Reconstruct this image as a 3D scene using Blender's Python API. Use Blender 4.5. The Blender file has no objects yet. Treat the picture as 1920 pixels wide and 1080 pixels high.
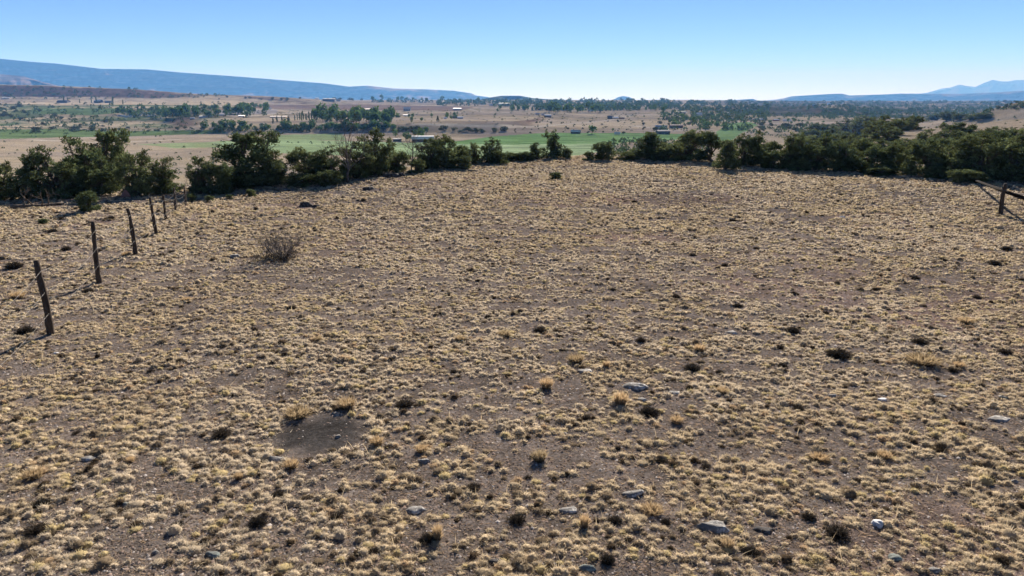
import bpy, math, random
import numpy as np
from mathutils import Vector, Matrix, Euler
R = math.radians
sc = bpy.context.scene
COL = sc.collection

# ------------------------------------------------------------------ camera numbers
CAMZ = 5.0
PITCH = R(15.6)
F = 1280.0                      # focal length in pixels of the 1920 frame
cp, sp = math.cos(PITCH), math.sin(PITCH)

# ------------------------------------------------------------------ noise
def _hash(ix, iy, seed):
    h = (ix.astype(np.int64) * 374761393 + iy.astype(np.int64) * 668265263 + seed * 1442695041) & 0x7fffffff
    h = ((h ^ (h >> 13)) * 1274126177) & 0x7fffffff
    h = (h ^ (h >> 16)) & 0xffff
    return h / 65535.0
def vnoise(x, y, seed=0):
    x = np.asarray(x, float); y = np.asarray(y, float)
    ix = np.floor(x); iy = np.floor(y); fx = x - ix; fy = y - iy
    fx = fx * fx * (3 - 2 * fx); fy = fy * fy * (3 - 2 * fy)
    a = _hash(ix, iy, seed); b = _hash(ix + 1, iy, seed); c = _hash(ix, iy + 1, seed); d = _hash(ix + 1, iy + 1, seed)
    return (a * (1 - fx) + b * fx) * (1 - fy) + (c * (1 - fx) + d * fx) * fy
def fbm(x, y, seed=0, oct=4):
    s = 0; a = .5; t = 0
    for o in range(oct):
        s = s + a * vnoise(np.asarray(x) * 2 ** o, np.asarray(y) * 2 ** o, seed + 17 * o); t += a; a *= .5
    return s / t
def sstep(a, b, x):
    t = np.clip((np.asarray(x, float) - a) / (b - a), 0, 1)
    return t * t * (3 - 2 * t)

# ------------------------------------------------------------------ terrain
def depth_at(py, drop):         # forward depth at which a point 'drop' metres under the lens shows at row py
    yy = (540 - py) / F
    return drop * (cp + yy * sp) / (sp - yy * cp)
EDGE_PX = [(-600, 440), (0, 395), (160, 383), (330, 371), (440, 359), (560, 347), (700, 334), (800, 318), (900, 307),
           (1000, 300), (1100, 298), (1200, 300), (1340, 308), (1400, 314), (1500, 320), (1600, 325), (1700, 331),
           (1800, 338), (1920, 345), (2500, 370)]
_ex = np.array([p[0] for p in EDGE_PX], float)
_eY = np.array([depth_at(p[1], CAMZ) for p in EDGE_PX])
_bY = np.array([0, 30, 60, 100, 150, 224, 350, 550, 650, 750, 1000, 1500, 2500, 4000, 7000, 12000, 40000.])
_bZ = np.array([-2, -2.5, -4.5, -7, -11, -15, -20, -25, -25.5, -25.5, -25.5, -24.5, -22, -16, -45, -90, -160.])
_rY = np.array([0, 40, 55, 80, 110, 150, 200, 250, 330, 500, 900, 1500, 2500, 4000, 7000, 12000, 40000.])
_rZ = np.array([-1.5, -1.6, -3.4, -3.4, -2.8, -2.6, -3.2, -6, -16, -25, -28, -28, -23, -16, -45, -90, -160.])
def terrain(X, Y):
    X = np.asarray(X, float); Y = np.asarray(Y, float)
    Ys = np.maximum(Y, 3.0)
    c = 960 + F * (X / Ys) / 1.035
    E = np.interp(c, _ex, _eY)
    base = np.interp(Ys, _bY, _bZ)
    rz = np.interp(Ys, _rY, _rZ) + 3.0 * sstep(1680, 1920, c) * sstep(90, 200, Ys) * (1 - sstep(300, 420, Ys))
    base = base + (rz - base) * sstep(1480, 1640, c)
    # bluff across the middle of the valley, bench behind it
    mid = sstep(340, 430, c)
    Yb = 610 + 40 * (fbm(X / 90, X * 0 + 3.3, 5, 3) - .5)
    wid = 28 + 620 * sstep(930, 1130, c)
    base = base + 7.0 * mid * (1 - .6 * sstep(1250, 1500, c)) * np.clip((Ys - Yb) / wid, 0, 1)
    # left hillside and left cliff
    lf = 1 - sstep(330, 620, c)
    base = base + 17 * lf * sstep(720, 1280, Ys)
    crest = np.interp(c, [-400, 0, 150, 300, 415, 600, 800], [158, 162, 165, 172, 180, 187, 190.])
    ztop = CAMZ + (186.0 - crest) / F * 1800
    cl = 1 - sstep(520, 800, c)
    gul = 60 * (fbm(X / 120, Y * 0 + 9.1, 8, 4) - .5)
    t = np.clip((Ys - 1640 - gul) / 170, 0, 1)
    t = np.where(t < .55, t * .62, .341 + (t - .55) * 1.464)
    base = base + (np.maximum(ztop, base) - base) * cl * t * (1 - sstep(2500, 4500, Ys))
    # wooded hill at far right
    base = base + 41 * np.exp(-((X - 482) / 95) ** 2 - ((Y - 560) / 120) ** 2)
    # red mounds at right
    for (mx, my, mh, mr) in ((560, 1250, 9, 55), (480, 1500, 8, 90), (690, 1500, 10, 120)):
        base = base + mh * np.exp(-((X - mx) / mr) ** 2 - ((Y - my) / (mr * .7)) ** 2)
    und = sstep(70, 300, Ys) * np.clip(Ys / 400, 0, 1) * (1 - sstep(3500, 5000, Ys))
    base = base + und * (5 * (fbm(X / 160, Y / 160, 2, 4) - .5) + 1.6 * (fbm(X / 30, Y / 30, 4, 3) - .5))
    d = np.maximum(Y - E, 0)
    knoll = -(np.sqrt((.145 * d) ** 2 + 1.2) - math.sqrt(1.2)) + .5 * (fbm(X / 14, Y / 14, 12, 3) - .5) * sstep(0, 12, d)
    k = .5
    m = np.maximum(knoll, base)
    z = m + k * np.log(np.exp((knoll - m) / k) + np.exp((base - m) / k)) - k * math.exp(-4)
    near = 1 - sstep(60, 90, Ys)
    z = z + near * (.22 * (fbm(X / 9, Y / 9, 21, 3) - .5) + .05 * (fbm(X / 1.3, Y / 1.3, 22, 3) - .5))
    return z
def tz(x, y):
    return float(terrain(np.array([x]), np.array([y]))[0])
def project(X, Y, Z):
    dz = Z - CAMZ
    zc = Y * cp - dz * sp
    zc = np.where(np.abs(zc) < 1e-3, 1e-3, zc)
    return 960 + F * X / zc, 540 - F * (Y * sp + dz * cp) / zc
_MY = np.concatenate([np.arange(4, 80, .25), np.geomspace(80, 6000, 900)])
def hit(px, py, ymin=0.0):      # the ground point seen at a pixel of the photograph
    dx, dy = (px - 960) / F, (540 - py) / F
    fw = cp + dy * sp; up = -sp + dy * cp
    Ys = _MY[_MY >= ymin]
    X = dx / fw * Ys; Z = CAMZ + up / fw * Ys
    below = Z < terrain(X, Ys)
    i = int(np.argmax(below)) if below.any() else int(np.argmin(Z - terrain(X, Ys)))
    if below.any() and i > 0:
        Ys = np.linspace(Ys[i - 1], Ys[i], 9); X = dx / fw * Ys; b = CAMZ + up / fw * Ys < terrain(X, Ys); b[-1] = True; i = int(np.argmax(b))
    return float(X[i]), float(Ys[i]), tz(X[i], Ys[i])
def ppm(x, y):                  # photograph pixels per metre at a depth
    return F / (y * cp + 5 * sp)

# ------------------------------------------------------------------ mesh helpers
def new_mesh(name, V, tris=None, quads=None, col=None, smooth=False):
    me = bpy.data.meshes.new(name)
    V = np.asarray(V, np.float32).reshape(-1, 3)
    tris = np.zeros((0, 3), np.int32) if tris is None else np.asarray(tris, np.int32).reshape(-1, 3)
    quads = np.zeros((0, 4), np.int32) if quads is None else np.asarray(quads, np.int32).reshape(-1, 4)
    nt, nq = len(tris), len(quads)
    me.vertices.add(len(V)); me.vertices.foreach_set('co', V.ravel())
    me.loops.add(nt * 3 + nq * 4)
    me.loops.foreach_set('vertex_index', np.concatenate([tris.ravel(), quads.ravel()]).astype(np.int32))
    me.polygons.add(nt + nq)
    st = np.concatenate([np.arange(nt) * 3, nt * 3 + np.arange(nq) * 4]).astype(np.int32)
    me.polygons.foreach_set('loop_start', st)
    if smooth:
        me.polygons.foreach_set('use_smooth', np.ones(nt + nq, bool))
    if col is not None:
        a = me.color_attributes.new('tint', 'FLOAT_COLOR', 'POINT')
        c4 = np.ones((len(V), 4), np.float32); c4[:, :3] = col
        a.data.foreach_set('color', c4.ravel())
    me.update(calc_edges=True)
    return me
class MB:
    def __init__(s): s.V = []; s.T = []; s.Q = []; s.C = []; s.n = 0
    def add(s, V, tris=None, quads=None, col=None):
        V = np.asarray(V, float).reshape(-1, 3)
        if tris is not None and len(tris): s.T.append(np.asarray(tris).reshape(-1, 3) + s.n)
        if quads is not None and len(quads): s.Q.append(np.asarray(quads).reshape(-1, 4) + s.n)
        s.V.append(V); s.n += len(V)
        if col is not None: s.C.append(np.broadcast_to(np.asarray(col, float), (len(V), 3)))
    def box(s, c, h, rot=0.0):
        c = np.array(c, float); hx, hy, hz = h
        v = np.array([[x, y, z] for z in (-hz, hz) for y in (-hy, hy) for x in (-hx, hx)], float)
        ca, sa = math.cos(rot), math.sin(rot)
        v = np.stack([v[:, 0] * ca - v[:, 1] * sa, v[:, 0] * sa + v[:, 1] * ca, v[:, 2]], 1) + c
        s.add(v, quads=[[0, 2, 3, 1], [4, 5, 7, 6], [0, 1, 5, 4], [2, 6, 7, 3], [0, 4, 6, 2], [1, 3, 7, 5]])
    def tube(s, pts, rad, sides=6, col=None, cap=True):
        P = np.asarray(pts, float); n = len(P)
        T = np.gradient(P, axis=0); T /= np.linalg.norm(T, axis=1)[:, None] + 1e-9
        ref = np.array([0.31, 0.87, 0.12]) if abs(T[0, 2]) > .8 else np.array([0., 0., 1.])
        A = np.cross(T, ref); A /= np.linalg.norm(A, axis=1)[:, None] + 1e-9
        B = np.cross(T, A)
        ang = np.linspace(0, 2 * np.pi, sides, endpoint=False)
        rad = np.broadcast_to(np.asarray(rad, float), (n,))
        V = P[:, None, :] + rad[:, None, None] * (np.cos(ang)[None, :, None] * A[:, None, :] + np.sin(ang)[None, :, None] * B[:, None, :])
        V = V.reshape(-1, 3)
        i = np.arange(n - 1)[:, None] * sides; j = np.arange(sides)[None, :]; j2 = (j + 1) % sides
        Q = np.stack([i + j, i + j2, i + sides + j2, i + sides + j], -1).reshape(-1, 4)
        tr = None
        if cap:
            V = np.vstack([V, P[:1], P[-1:]]); k = n * sides
            tr = [[k, (q + 1) % sides, q] for q in range(sides)] + [[k + 1, (n - 1) * sides + q, (n - 1) * sides + (q + 1) % sides] for q in range(sides)]
        s.add(V, tris=tr, quads=Q, col=col)
    def mesh(s, name, smooth=False):
        return new_mesh(name, np.vstack(s.V), np.vstack(s.T) if s.T else None, np.vstack(s.Q) if s.Q else None,
                        np.vstack(s.C) if s.C else None, smooth)
def obj(name, me, mat=None, parent=None):
    o = bpy.data.objects.new(name, me); COL.objects.link(o)
    if mat is not None and not me.materials: me.materials.append(mat)
    if parent is not None: o.parent = parent
    return o
def tag(o, label=None, cat=None, group=None, kind=None):
    if label: o['label'] = label
    if cat: o['category'] = cat
    if group: o['group'] = group
    if kind: o['kind'] = kind
    return o
def empty(name, loc, rz=0.0, sc_=(1, 1, 1)):
    o = bpy.data.objects.new(name, None); COL.objects.link(o)
    o.empty_display_size = .2; o.location = loc; o.rotation_euler = (0, 0, rz); o.scale = sc_
    return o

# ------------------------------------------------------------------ materials
class NT:
    def __init__(s, name):
        s.m = bpy.data.materials.new(name); s.m.use_nodes = True; s.t = s.m.node_tree; s.t.nodes.clear()
        s.out = s.n('ShaderNodeOutputMaterial')
    def n(s, typ, **kw):
        x = s.t.nodes.new(typ)
        for k, v in kw.items(): setattr(x, k, v)
        return x
    def l(s, a, b): s.t.links.new(a, b)
    def noise(s, scale, detail=4, rough=.6, vec=None):
        x = s.n('ShaderNodeTexNoise'); x.inputs['Scale'].default_value = scale; x.inputs['Detail'].default_value = detail
        x.inputs['Roughness'].default_value = rough
        if vec is not None: s.l(vec, x.inputs['Vector'])
        return x
    def ramp(s, src, stops):
        x = s.n('ShaderNodeValToRGB'); s.l(src, x.inputs[0]); e = x.color_ramp.elements
        while len(e) < len(stops): e.new(.5)
        for q, (p, c) in zip(e, stops):
            q.position = p; q.color = (c, c, c, 1) if not isinstance(c, tuple) else (*c, 1)
        return x
    def mul(s, a, b):
        x = s.n('ShaderNodeMix', data_type='RGBA', blend_type='MULTIPLY'); x.inputs[0].default_value = 1
        s.l(a, x.inputs[6]); s.l(b, x.inputs[7]); return x.outputs[2]
    def mix(s, f, a, b):
        x = s.n('ShaderNodeMix', data_type='RGBA')
        s.l(f, x.inputs[0]) if not isinstance(f, float) else setattr(x.inputs[0], 'default_value', f)
        for k, v in ((6, a), (7, b)):
            if isinstance(v, tuple): x.inputs[k].default_value = (*v, 1)
            else: s.l(v, x.inputs[k])
        return x.outputs[2]
def tint_node(N):
    a = N.n('ShaderNodeAttribute'); a.attribute_name = 'tint'; return a.outputs['Color']
def leaf_mat(name, trans=.35, gain=(1, 1, 1)):
    N = NT(name); c = tint_node(N)
    oi = N.n('ShaderNodeObjectInfo')
    rp = N.ramp(oi.outputs['Random'], [(0, (.78 * gain[0], .80 * gain[1], .8 * gain[2])), (1, (1.2 * gain[0], 1.12 * gain[1], 1.05 * gain[2]))])
    c = N.mul(c, rp.outputs[0])
    d = N.n('ShaderNodeBsdfDiffuse'); t = N.n('ShaderNodeBsdfTranslucent'); mx = N.n('ShaderNodeMixShader')
    mx.inputs[0].default_value = trans
    N.l(c, d.inputs[0]); N.l(c, t.inputs[0]); N.l(d.outputs[0], mx.inputs[1]); N.l(t.outputs[0], mx.inputs[2])
    N.l(mx.outputs[0], N.out.inputs[0]); return N.m
def solid_mat(name, c1, c2, scale=8, rough=.9, bump=.3, bdist=.02, spec=.3, stretch=None):
    N = NT(name); tc = N.n('ShaderNodeTexCoord'); mp = N.n('ShaderNodeMapping'); N.l(tc.outputs['Object'], mp.inputs[0])
    if stretch: mp.inputs['Scale'].default_value = stretch
    nz = N.noise(scale, 6, .65, mp.outputs[0]); b = N.n('ShaderNodeBsdfPrincipled')
    rp = N.ramp(nz.outputs[0], [(.3, c1), (.7, c2)]); N.l(rp.outputs[0], b.inputs['Base Color'])
    b.inputs['Roughness'].default_value = rough; b.inputs['Specular IOR Level'].default_value = spec
    if bump:
        bp = N.n('ShaderNodeBump'); bp.inputs['Strength'].default_value = bump; bp.inputs['Distance'].default_value = bdist
        N.l(nz.outputs[0], bp.inputs['Height']); N.l(bp.outputs[0], b.inputs['Normal'])
    N.l(b.outputs[0], N.out.inputs[0]); return N.m
def ground_mat():
    N = NT('ground_cover'); c = tint_node(N)
    g = N.n('ShaderNodeNewGeometry'); P = g.outputs['Position']
    # fine stones and litter near, brush mottling far
    n1 = N.noise(1.7, 5, .7, P); n2 = N.noise(14, 4, .75, P); n3 = N.noise(.045, 5, .7, P)
    r1 = N.ramp(n1.outputs[0], [(.28, .5), (.72, 1.5)]); r2 = N.ramp(n2.outputs[0], [(.3, .55), (.7, 1.45)])
    r3 = N.ramp(n3.outputs[0], [(.3, .78), (.7, 1.2)])
    c = N.mul(N.mul(N.mul(c, r1.outputs[0]), r2.outputs[0]), r3.outputs[0])
    v = N.n('ShaderNodeTexVoronoi'); v.inputs['Scale'].default_value = 26; N.l(P, v.inputs['Vector'])
    st = N.ramp(v.outputs['Distance'], [(.0, 1.), (.30, 0.)])
    sel = N.ramp(v.outputs['Color'], [(.55, 0.), (.75, 1.)])
    f = N.n('ShaderNodeMath', operation='MULTIPLY'); N.l(st.outputs[0], f.inputs[0]); N.l(sel.outputs[0], f.inputs[1])
    f2 = N.n('ShaderNodeMath', operation='MULTIPLY'); f2.inputs[1].default_value = .55; N.l(f.outputs[0], f2.inputs[0])
    at = N.n('ShaderNodeAttribute'); at.attribute_name = 'near'
    f3 = N.n('ShaderNodeMath', operation='MULTIPLY'); N.l(f2.outputs[0], f3.inputs[0]); N.l(at.outputs['Fac'], f3.inputs[1])
    c = N.mix(f3.outputs[0], c, (.30, .26, .23))
    b = N.n('ShaderNodeBsdfDiffuse'); N.l(c, b.inputs[0]); b.inputs['Roughness'].default_value = .6
    ad = N.n('ShaderNodeMath', operation='ADD'); N.l(n2.outputs[0], ad.inputs[0]); N.l(f.outputs[0], ad.inputs[1])
    bp = N.n('ShaderNodeBump'); bp.inputs['Strength'].default_value = .8; bp.inputs['Distance'].default_value = .03
    N.l(ad.outputs[0], bp.inputs['Height'])
    bq = N.n('ShaderNodeBump'); bq.inputs['Strength'].default_value = .5; bq.inputs['Distance'].default_value = 1.2
    nb = N.noise(.35, 5, .7, P); N.l(nb.outputs[0], bq.inputs['Height'])
    inv = N.n('ShaderNodeMath', operation='SUBTRACT'); inv.inputs[0].default_value = .6; N.l(at.outputs['Fac'], inv.inputs[1]); inv.use_clamp = True
    N.l(inv.outputs[0], bq.inputs['Strength'])
    N.l(bp.outputs[0], bq.inputs['Normal']); N.l(bq.outputs[0], b.inputs['Normal'])
    N.l(b.outputs[0], N.out.inputs[0]); return N.m
def rock_land_mat(name, c1, c2, c3, scale):
    N = NT(name); g = N.n('ShaderNodeNewGeometry')
    mp = N.n('ShaderNodeMapping'); mp.inputs['Scale'].default_value = (1, 1, 9); N.l(g.outputs['Position'], mp.inputs[0])
    nz = N.noise(scale, 7, .65, mp.outputs[0]); rp = N.ramp(nz.outputs[0], [(.33, c1), (.5, c2), (.68, c3)])
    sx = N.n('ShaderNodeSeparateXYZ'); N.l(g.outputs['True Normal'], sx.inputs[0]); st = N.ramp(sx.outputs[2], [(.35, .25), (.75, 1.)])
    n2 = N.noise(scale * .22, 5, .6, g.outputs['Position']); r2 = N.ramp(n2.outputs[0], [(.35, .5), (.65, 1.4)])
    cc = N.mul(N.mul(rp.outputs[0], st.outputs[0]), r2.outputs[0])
    b = N.n('ShaderNodeBsdfDiffuse'); N.l(cc, b.inputs[0]); N.l(b.outputs[0], N.out.inputs[0]); return N.m

M_ground = ground_mat()
M_grass = leaf_mat('dry_grass', .38)
M_juniper = leaf_mat('juniper_leaf', .25)
M_valley = leaf_mat('valley_leaf', .3)
M_shrub = leaf_mat('dry_shrub', .15)
M_bark = solid_mat('bark', (.05, .038, .028), (.14, .11, .085), 9, .95, .6, .02, .1, (1, 1, .25))
M_dead = solid_mat('dead_wood', (.13, .115, .10), (.27, .24, .21), 10, .9, .5, .01, .1, (1, 1, .25))
M_post = solid_mat('weathered_post', (.022, .016, .012), (.075, .056, .042), 12, .95, .8, .015, .1, (1, 1, .15))
M_twig = solid_mat('dry_twig', (.06, .05, .043), (.14, .12, .105), 10, .9, .5, .01, .1)
M_rail = solid_mat('dark_rail', (.007, .005, .004), (.017, .013, .010), 12, 1, .8, .015, .02, (1, 1, .15))
M_wire = solid_mat('galvanised_wire', (.16, .14, .12), (.28, .25, .22), 30, .6, 0, 0, .3)
def rock_mat(name, c1, c2, lich):
    N = NT(name); tc = N.n('ShaderNodeTexCoord'); n1 = N.noise(5, 6, .7, tc.outputs['Object']); n2 = N.noise(9, 5, .7, tc.outputs['Object'])
    a = N.ramp(n1.outputs[0], [(.3, c1), (.7, c2)]); f = N.ramp(n2.outputs[0], [(.52, 0.), (.6, 1.)])
    c = N.mix(f.outputs[0], a.outputs[0], lich)
    b = N.n('ShaderNodeBsdfPrincipled'); N.l(c, b.inputs['Base Color']); b.inputs['Roughness'].default_value = .9; b.inputs['Specular IOR Level'].default_value = .12
    bp = N.n('ShaderNodeBump'); bp.inputs['Strength'].default_value = .7; bp.inputs['Distance'].default_value = .03
    N.l(n1.outputs[0], bp.inputs['Height']); N.l(bp.outputs[0], b.inputs['Normal']); N.l(b.outputs[0], N.out.inputs[0]); return N.m
M_rock = {'grey': rock_mat('grey_rock', (.09, .084, .077), (.22, .207, .192), (.42, .40, .37)),
          'white': rock_mat('white_rock', (.28, .28, .29), (.50, .50, .50), (.55, .54, .53)),
          'dark': rock_mat('dark_rock', (.022, .02, .02), (.06, .053, .05), (.11, .10, .09)),
          'green': rock_mat('lichen_rock', (.07, .075, .07), (.17, .185, .17), (.22, .28, .25)),
          'red': rock_mat('red_rock', (.16, .07, .05), (.26, .12, .09), (.22, .14, .12))}
M_stone = leaf_mat('pebble', 0.0)

# ------------------------------------------------------------------ land cover of the big sheet
def inpoly(px, py, poly):
    x = np.asarray(px); y = np.asarray(py); r = np.zeros(x.shape, bool); n = len(poly)
    for i in range(n):
        x1, y1 = poly[i]; x2, y2 = poly[(i + 1) % n]
        if y1 == y2: continue
        k = ((y1 > y) != (y2 > y)) & (x < (x2 - x1) * (y - y1) / (y2 - y1) + x1)
        r ^= k
    return r
FIELDS = [  # outline of each field as seen from the lens, laid on the ground; colour; min/max depth
    ([(330, 271), (420, 264), (520, 261), (640, 264), (760, 268), (905, 262), (1000, 268), (1160, 268), (1150, 280), (1060, 296), (900, 296), (560, 290), (420, 278)], (.26, .34, .175), 150, 640),
    ([(520, 253), (640, 250), (650, 263), (520, 262)], (.20, .25, .12), 200, 640),
    ([(820, 270), (930, 255), (1030, 248.5), (1210, 249.5), (1330, 252), (1345, 260), (1210, 263), (1150, 270), (980, 271)], (.14, .235, .088), 200, 800),
    ([(1338, 258), (1358, 232), (1405, 228.5), (1422, 235), (1395, 247), (1372, 264), (1330, 266)], (.155, .235, .10), 200, 1100),
    ([(-60, 243), (110, 241), (220, 246), (420, 243), (420, 250), (230, 256), (60, 259), (-60, 262)], (.115, .165, .07), 300, 900),
    ([(60, 203), (215, 203), (250, 210), (170, 216), (60, 213)], (.10, .145, .065), 600, 1500),
    ([(470, 197), (700, 196), (890, 201), (860, 208), (600, 205), (480, 203)], (.20, .145, .115), 700, 2600),
    ([(40, 187), (250, 186), (430, 179), (530, 190), (440, 197), (40, 196)], (.40, .325, .225), 700, 2600),
    ([(400, 207), (520, 205), (520, 214), (400, 216)], (.27, .245, .235), 600, 2600),
    ([(260, 270), (415, 266), (415, 276), (330, 278)], (.24, .29, .15), 150, 640)]
def cover(X, Y, Z):
    px, py = project(X, Y, Z)
    n_a = fbm(X / 60, Y / 60, 31, 4); n_b = fbm(X / 11, Y / 11, 33, 4); n_c = fbm(X / 350, Y / 350, 35, 3)
    out = np.empty(X.shape + (3,))
    tan = np.array([.345, .28, .195]); pink = np.array([.29, .24, .20]); brush = np.array([.115, .115, .07]); red = np.array([.155, .105, .082])
    t = np.clip((n_a - .35) * 2.2, 0, 1)[..., None]
    out[:] = tan * (1 - t) + pink * t
    # sage and brush mottling beyond the plains
    bw = np.clip((n_b - .55) * 5, 0, 1) * np.clip((n_c - .3) * 3, .15, 1)
    left = (1 - sstep(300, 480, px)) * sstep(640, 760, Y) * (1 - sstep(1250, 1500, Y))
    bw = np.clip(bw * (.5 + .5 * sstep(500, 900, Y)) + left * np.clip((n_a - .38) * 5, 0, 1) * .9, 0, 1)[..., None]
    green = np.array([.085, .115, .055])
    bcol = brush * (1 - left[..., None]) + green * left[..., None]
    out[:] = out * (1 - bw) + bcol * bw
    # right hand lowland: brushy
    rl = (sstep(1290, 1420, px) * sstep(900, 1300, Y) * np.clip((n_a - .30) * 4, 0, 1))[..., None] 
    rl = np.clip(rl * 1.6, 0, .95); out[:] = out * (1 - rl) + np.array([.075, .078, .06]) * rl
    hw = np.exp(-((X - 482) / 80) ** 2 - ((Y - 560) / 110) ** 2)[..., None]; out[:] = out * (1 - hw) + np.array([.09, .085, .06]) * hw
    stx = np.clip((fbm(X / 420, Y / 45, 37, 4) - .5) * 3, -.5, .5) * sstep(300, 600, Y); out[:] *= (1 + .45 * stx)[..., None]
    # eroded slopes are red-brown
    e = 3.0
    sx = (terrain(X + e, Y) - Z) / e; sy = (terrain(X, Y + e) - Z) / e
    sl = np.sqrt(sx * sx + sy * sy)
    rr = (sstep(.10, .24, sl) * sstep(620, 760, Y))[..., None]
    redv = red * (.55 + .9 * n_b[..., None])
    out[:] = out * (1 - rr) + redv * rr
    for poly, colr, y0, y1 in FIELDS:
        jx = px + 14 * (fbm(X / 25, Y / 25, 41, 3) - .5); jy = py + 1.6 * (fbm(X / 25, Y / 25, 43, 3) - .5)
        k = inpoly(jx, jy, poly) & (Y > y0) & (Y < y1)
        v = .55 + .9 * fbm(X / 45, Y / 9, 45, 4)
        out[k] = (np.array(colr) * v[..., None])[k]
    # mown swaths in the near hay field
    k = inpoly(px, py, [(905, 266), (1160, 264), (1120, 292), (880, 292)]) & (Y > 200) & (Y < 600)
    sw = np.sin((Y + 18 * np.sin(X / 30)) / 3.2) > .2
    out[k & sw] = out[k & sw] * np.array([1.3, 1.22, 1.35])
    k = inpoly(px, py, FIELDS[2][0]) & (Y > 300) & (px > 1080)
    out[k & (np.sin(Y / 9.0) > .3)] *= np.array([1.25, 1.15, 1.3])
    for tr in TRACKS:
        p = np.array(tr, float); tx = np.linspace(p[0, 0], p[-1, 0], 60); ty = np.interp(tx if p[-1, 0] > p[0, 0] else -tx, p[:, 0] if p[-1, 0] > p[0, 0] else -p[:, 0], p[:, 1])
        W = np.array([hit(a, b, 90)[:2] for a, b in zip(tx, ty)])
        bx = (Y > W[:, 1].min() - 30) & (Y < W[:, 1].max() + 30) & (X > W[:, 0].min() - 10) & (X < W[:, 0].max() + 10)
        if not bx.any(): continue
        xx, yy = X[bx], Y[bx]; dm = np.full(xx.shape, 1e9)
        for (ax, ay), (cx, cy) in zip(W[:-1], W[1:]):
            ux, uy = cx - ax, cy - ay; L2 = ux * ux + uy * uy + 1e-6; tt = np.clip(((xx - ax) * ux + (yy - ay) * uy) / L2, 0, 1)
            dm = np.minimum(dm, np.hypot(xx - ax - ux * tt, yy - ay - uy * tt))
        w = (1 - sstep(2.5, 6, dm))[:, None] * .8; out[bx] = out[bx] * (1 - w) + np.array([.44, .38, .30]) * w
    # field on top of the knoll: bare soil between the tufts
    E = np.interp(960 + F * (X / np.maximum(Y, 3)) / 1.035, _ex, _eY)
    nr = 1 - sstep(4, 22, Y - E)
    soil = np.array([.172, .141, .119]) * (.8 + .4 * fbm(X / 3, Y / 3, 51, 4))[..., None]
    soil = soil * (1 + np.clip((fbm(X / 5, Y / 5, 53, 3) - .55) * 2, 0, .5)[..., None] * np.array([.5, .1, .05]))
    out[:] = out * (1 - nr[..., None]) + soil * nr[..., None]
    for (bx, by, ra, rb) in BARE:
        d = np.sqrt(((X - bx) / ra) ** 2 + ((Y - by) / rb) ** 2) + .9 * (fbm(X / .35, Y / .35, 55, 4) - .5)
        w = .95 * (1 - sstep(.5, 1.15, d))[..., None]
        out[:] = out * (1 - w) + np.array([.062, .056, .051]) * w
    for (bx, by, ra, rb) in THIN[1:3]:
        d = np.sqrt(((X - bx) / ra) ** 2 + ((Y - by) / rb) ** 2) + 1.1 * (fbm(X / .8, Y / .8, 57, 4) - .5)
        w = .6 * (1 - sstep(.3, 1.2, d))[..., None]; out[:] = out * (1 - w) + np.array([.085, .072, .064]) * w
    return out, 1 - sstep(0, 30, Y - E)
TRACKS = [[(880, 205), (905, 210), (945, 211), (1000, 206), (1060, 205)], [(500, 221), (560, 222), (600, 222)], [(400, 214), (455, 219), (520, 213), (600, 210)], [(780, 232), (900, 236), (1000, 238), (1140, 226), (1180, 218)],
          [(0, 199), (120, 197), (300, 202), (420, 199)], [(1190, 236), (1260, 245), (1330, 243)], [(1180, 216), (1240, 214), (1290, 215), (1360, 216)], [(330, 262), (200, 268), (60, 262)]]
BARE = []
for (bx, by, wpx, deep) in ((603, 812, 88, .70),):
    x, y, z = hit(bx, by); BARE.append((x, y, wpx / ppm(x, y), deep))


THIN = []
for (bx, by, wpx, deep) in ((883, 470, 45, .6), (1295, 372, 110, 2.2), (690, 378, 50, 1.0), (1470, 560, 80, 1.2), (300, 640, 90, 1.0), (1000, 880, 110, .8), (1560, 850, 120, .9), (640, 520, 90, 1.2)):
    x, y, z = hit(bx, by); THIN.append((x, y, wpx / ppm(x, y), deep))
def build_ground():
    us = np.concatenate([np.linspace(-1.7, -.9, 60, endpoint=False), np.linspace(-.9, .9, 900, endpoint=False), np.linspace(.9, 1.7, 60)])
    Ys = np.concatenate([np.linspace(-12, 2, 20, endpoint=False), np.arange(2, 66, .14), np.geomspace(66, 600, 300, endpoint=False),
                         np.geomspace(600, 2200, 240, endpoint=False), np.geomspace(2200, 21500, 90)])
    U, Y = np.meshgrid(us, Ys)
    X = U * (Y + 16)
    X = np.where(Y > 200, U * (Y + 16), X)
    Z = terrain(X, Y)
    C, near = cover(X, Y, Z)
    nr, nc = X.shape
    i = np.arange(nr - 1)[:, None] * nc; j = np.arange(nc - 1)[None, :]
    Q = np.stack([i + j, i + j + 1, i + nc + j + 1, i + nc + j], -1).reshape(-1, 4)
    me = new_mesh('ground', np.stack([X, Y, Z], -1), quads=Q, col=C.reshape(-1, 3), smooth=True)
    a = me.attributes.new('near', 'FLOAT', 'POINT'); a.data.foreach_set('value', near.ravel().astype(np.float32))
    tag(obj('ground', me, M_ground), kind='structure')
build_ground()

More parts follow.
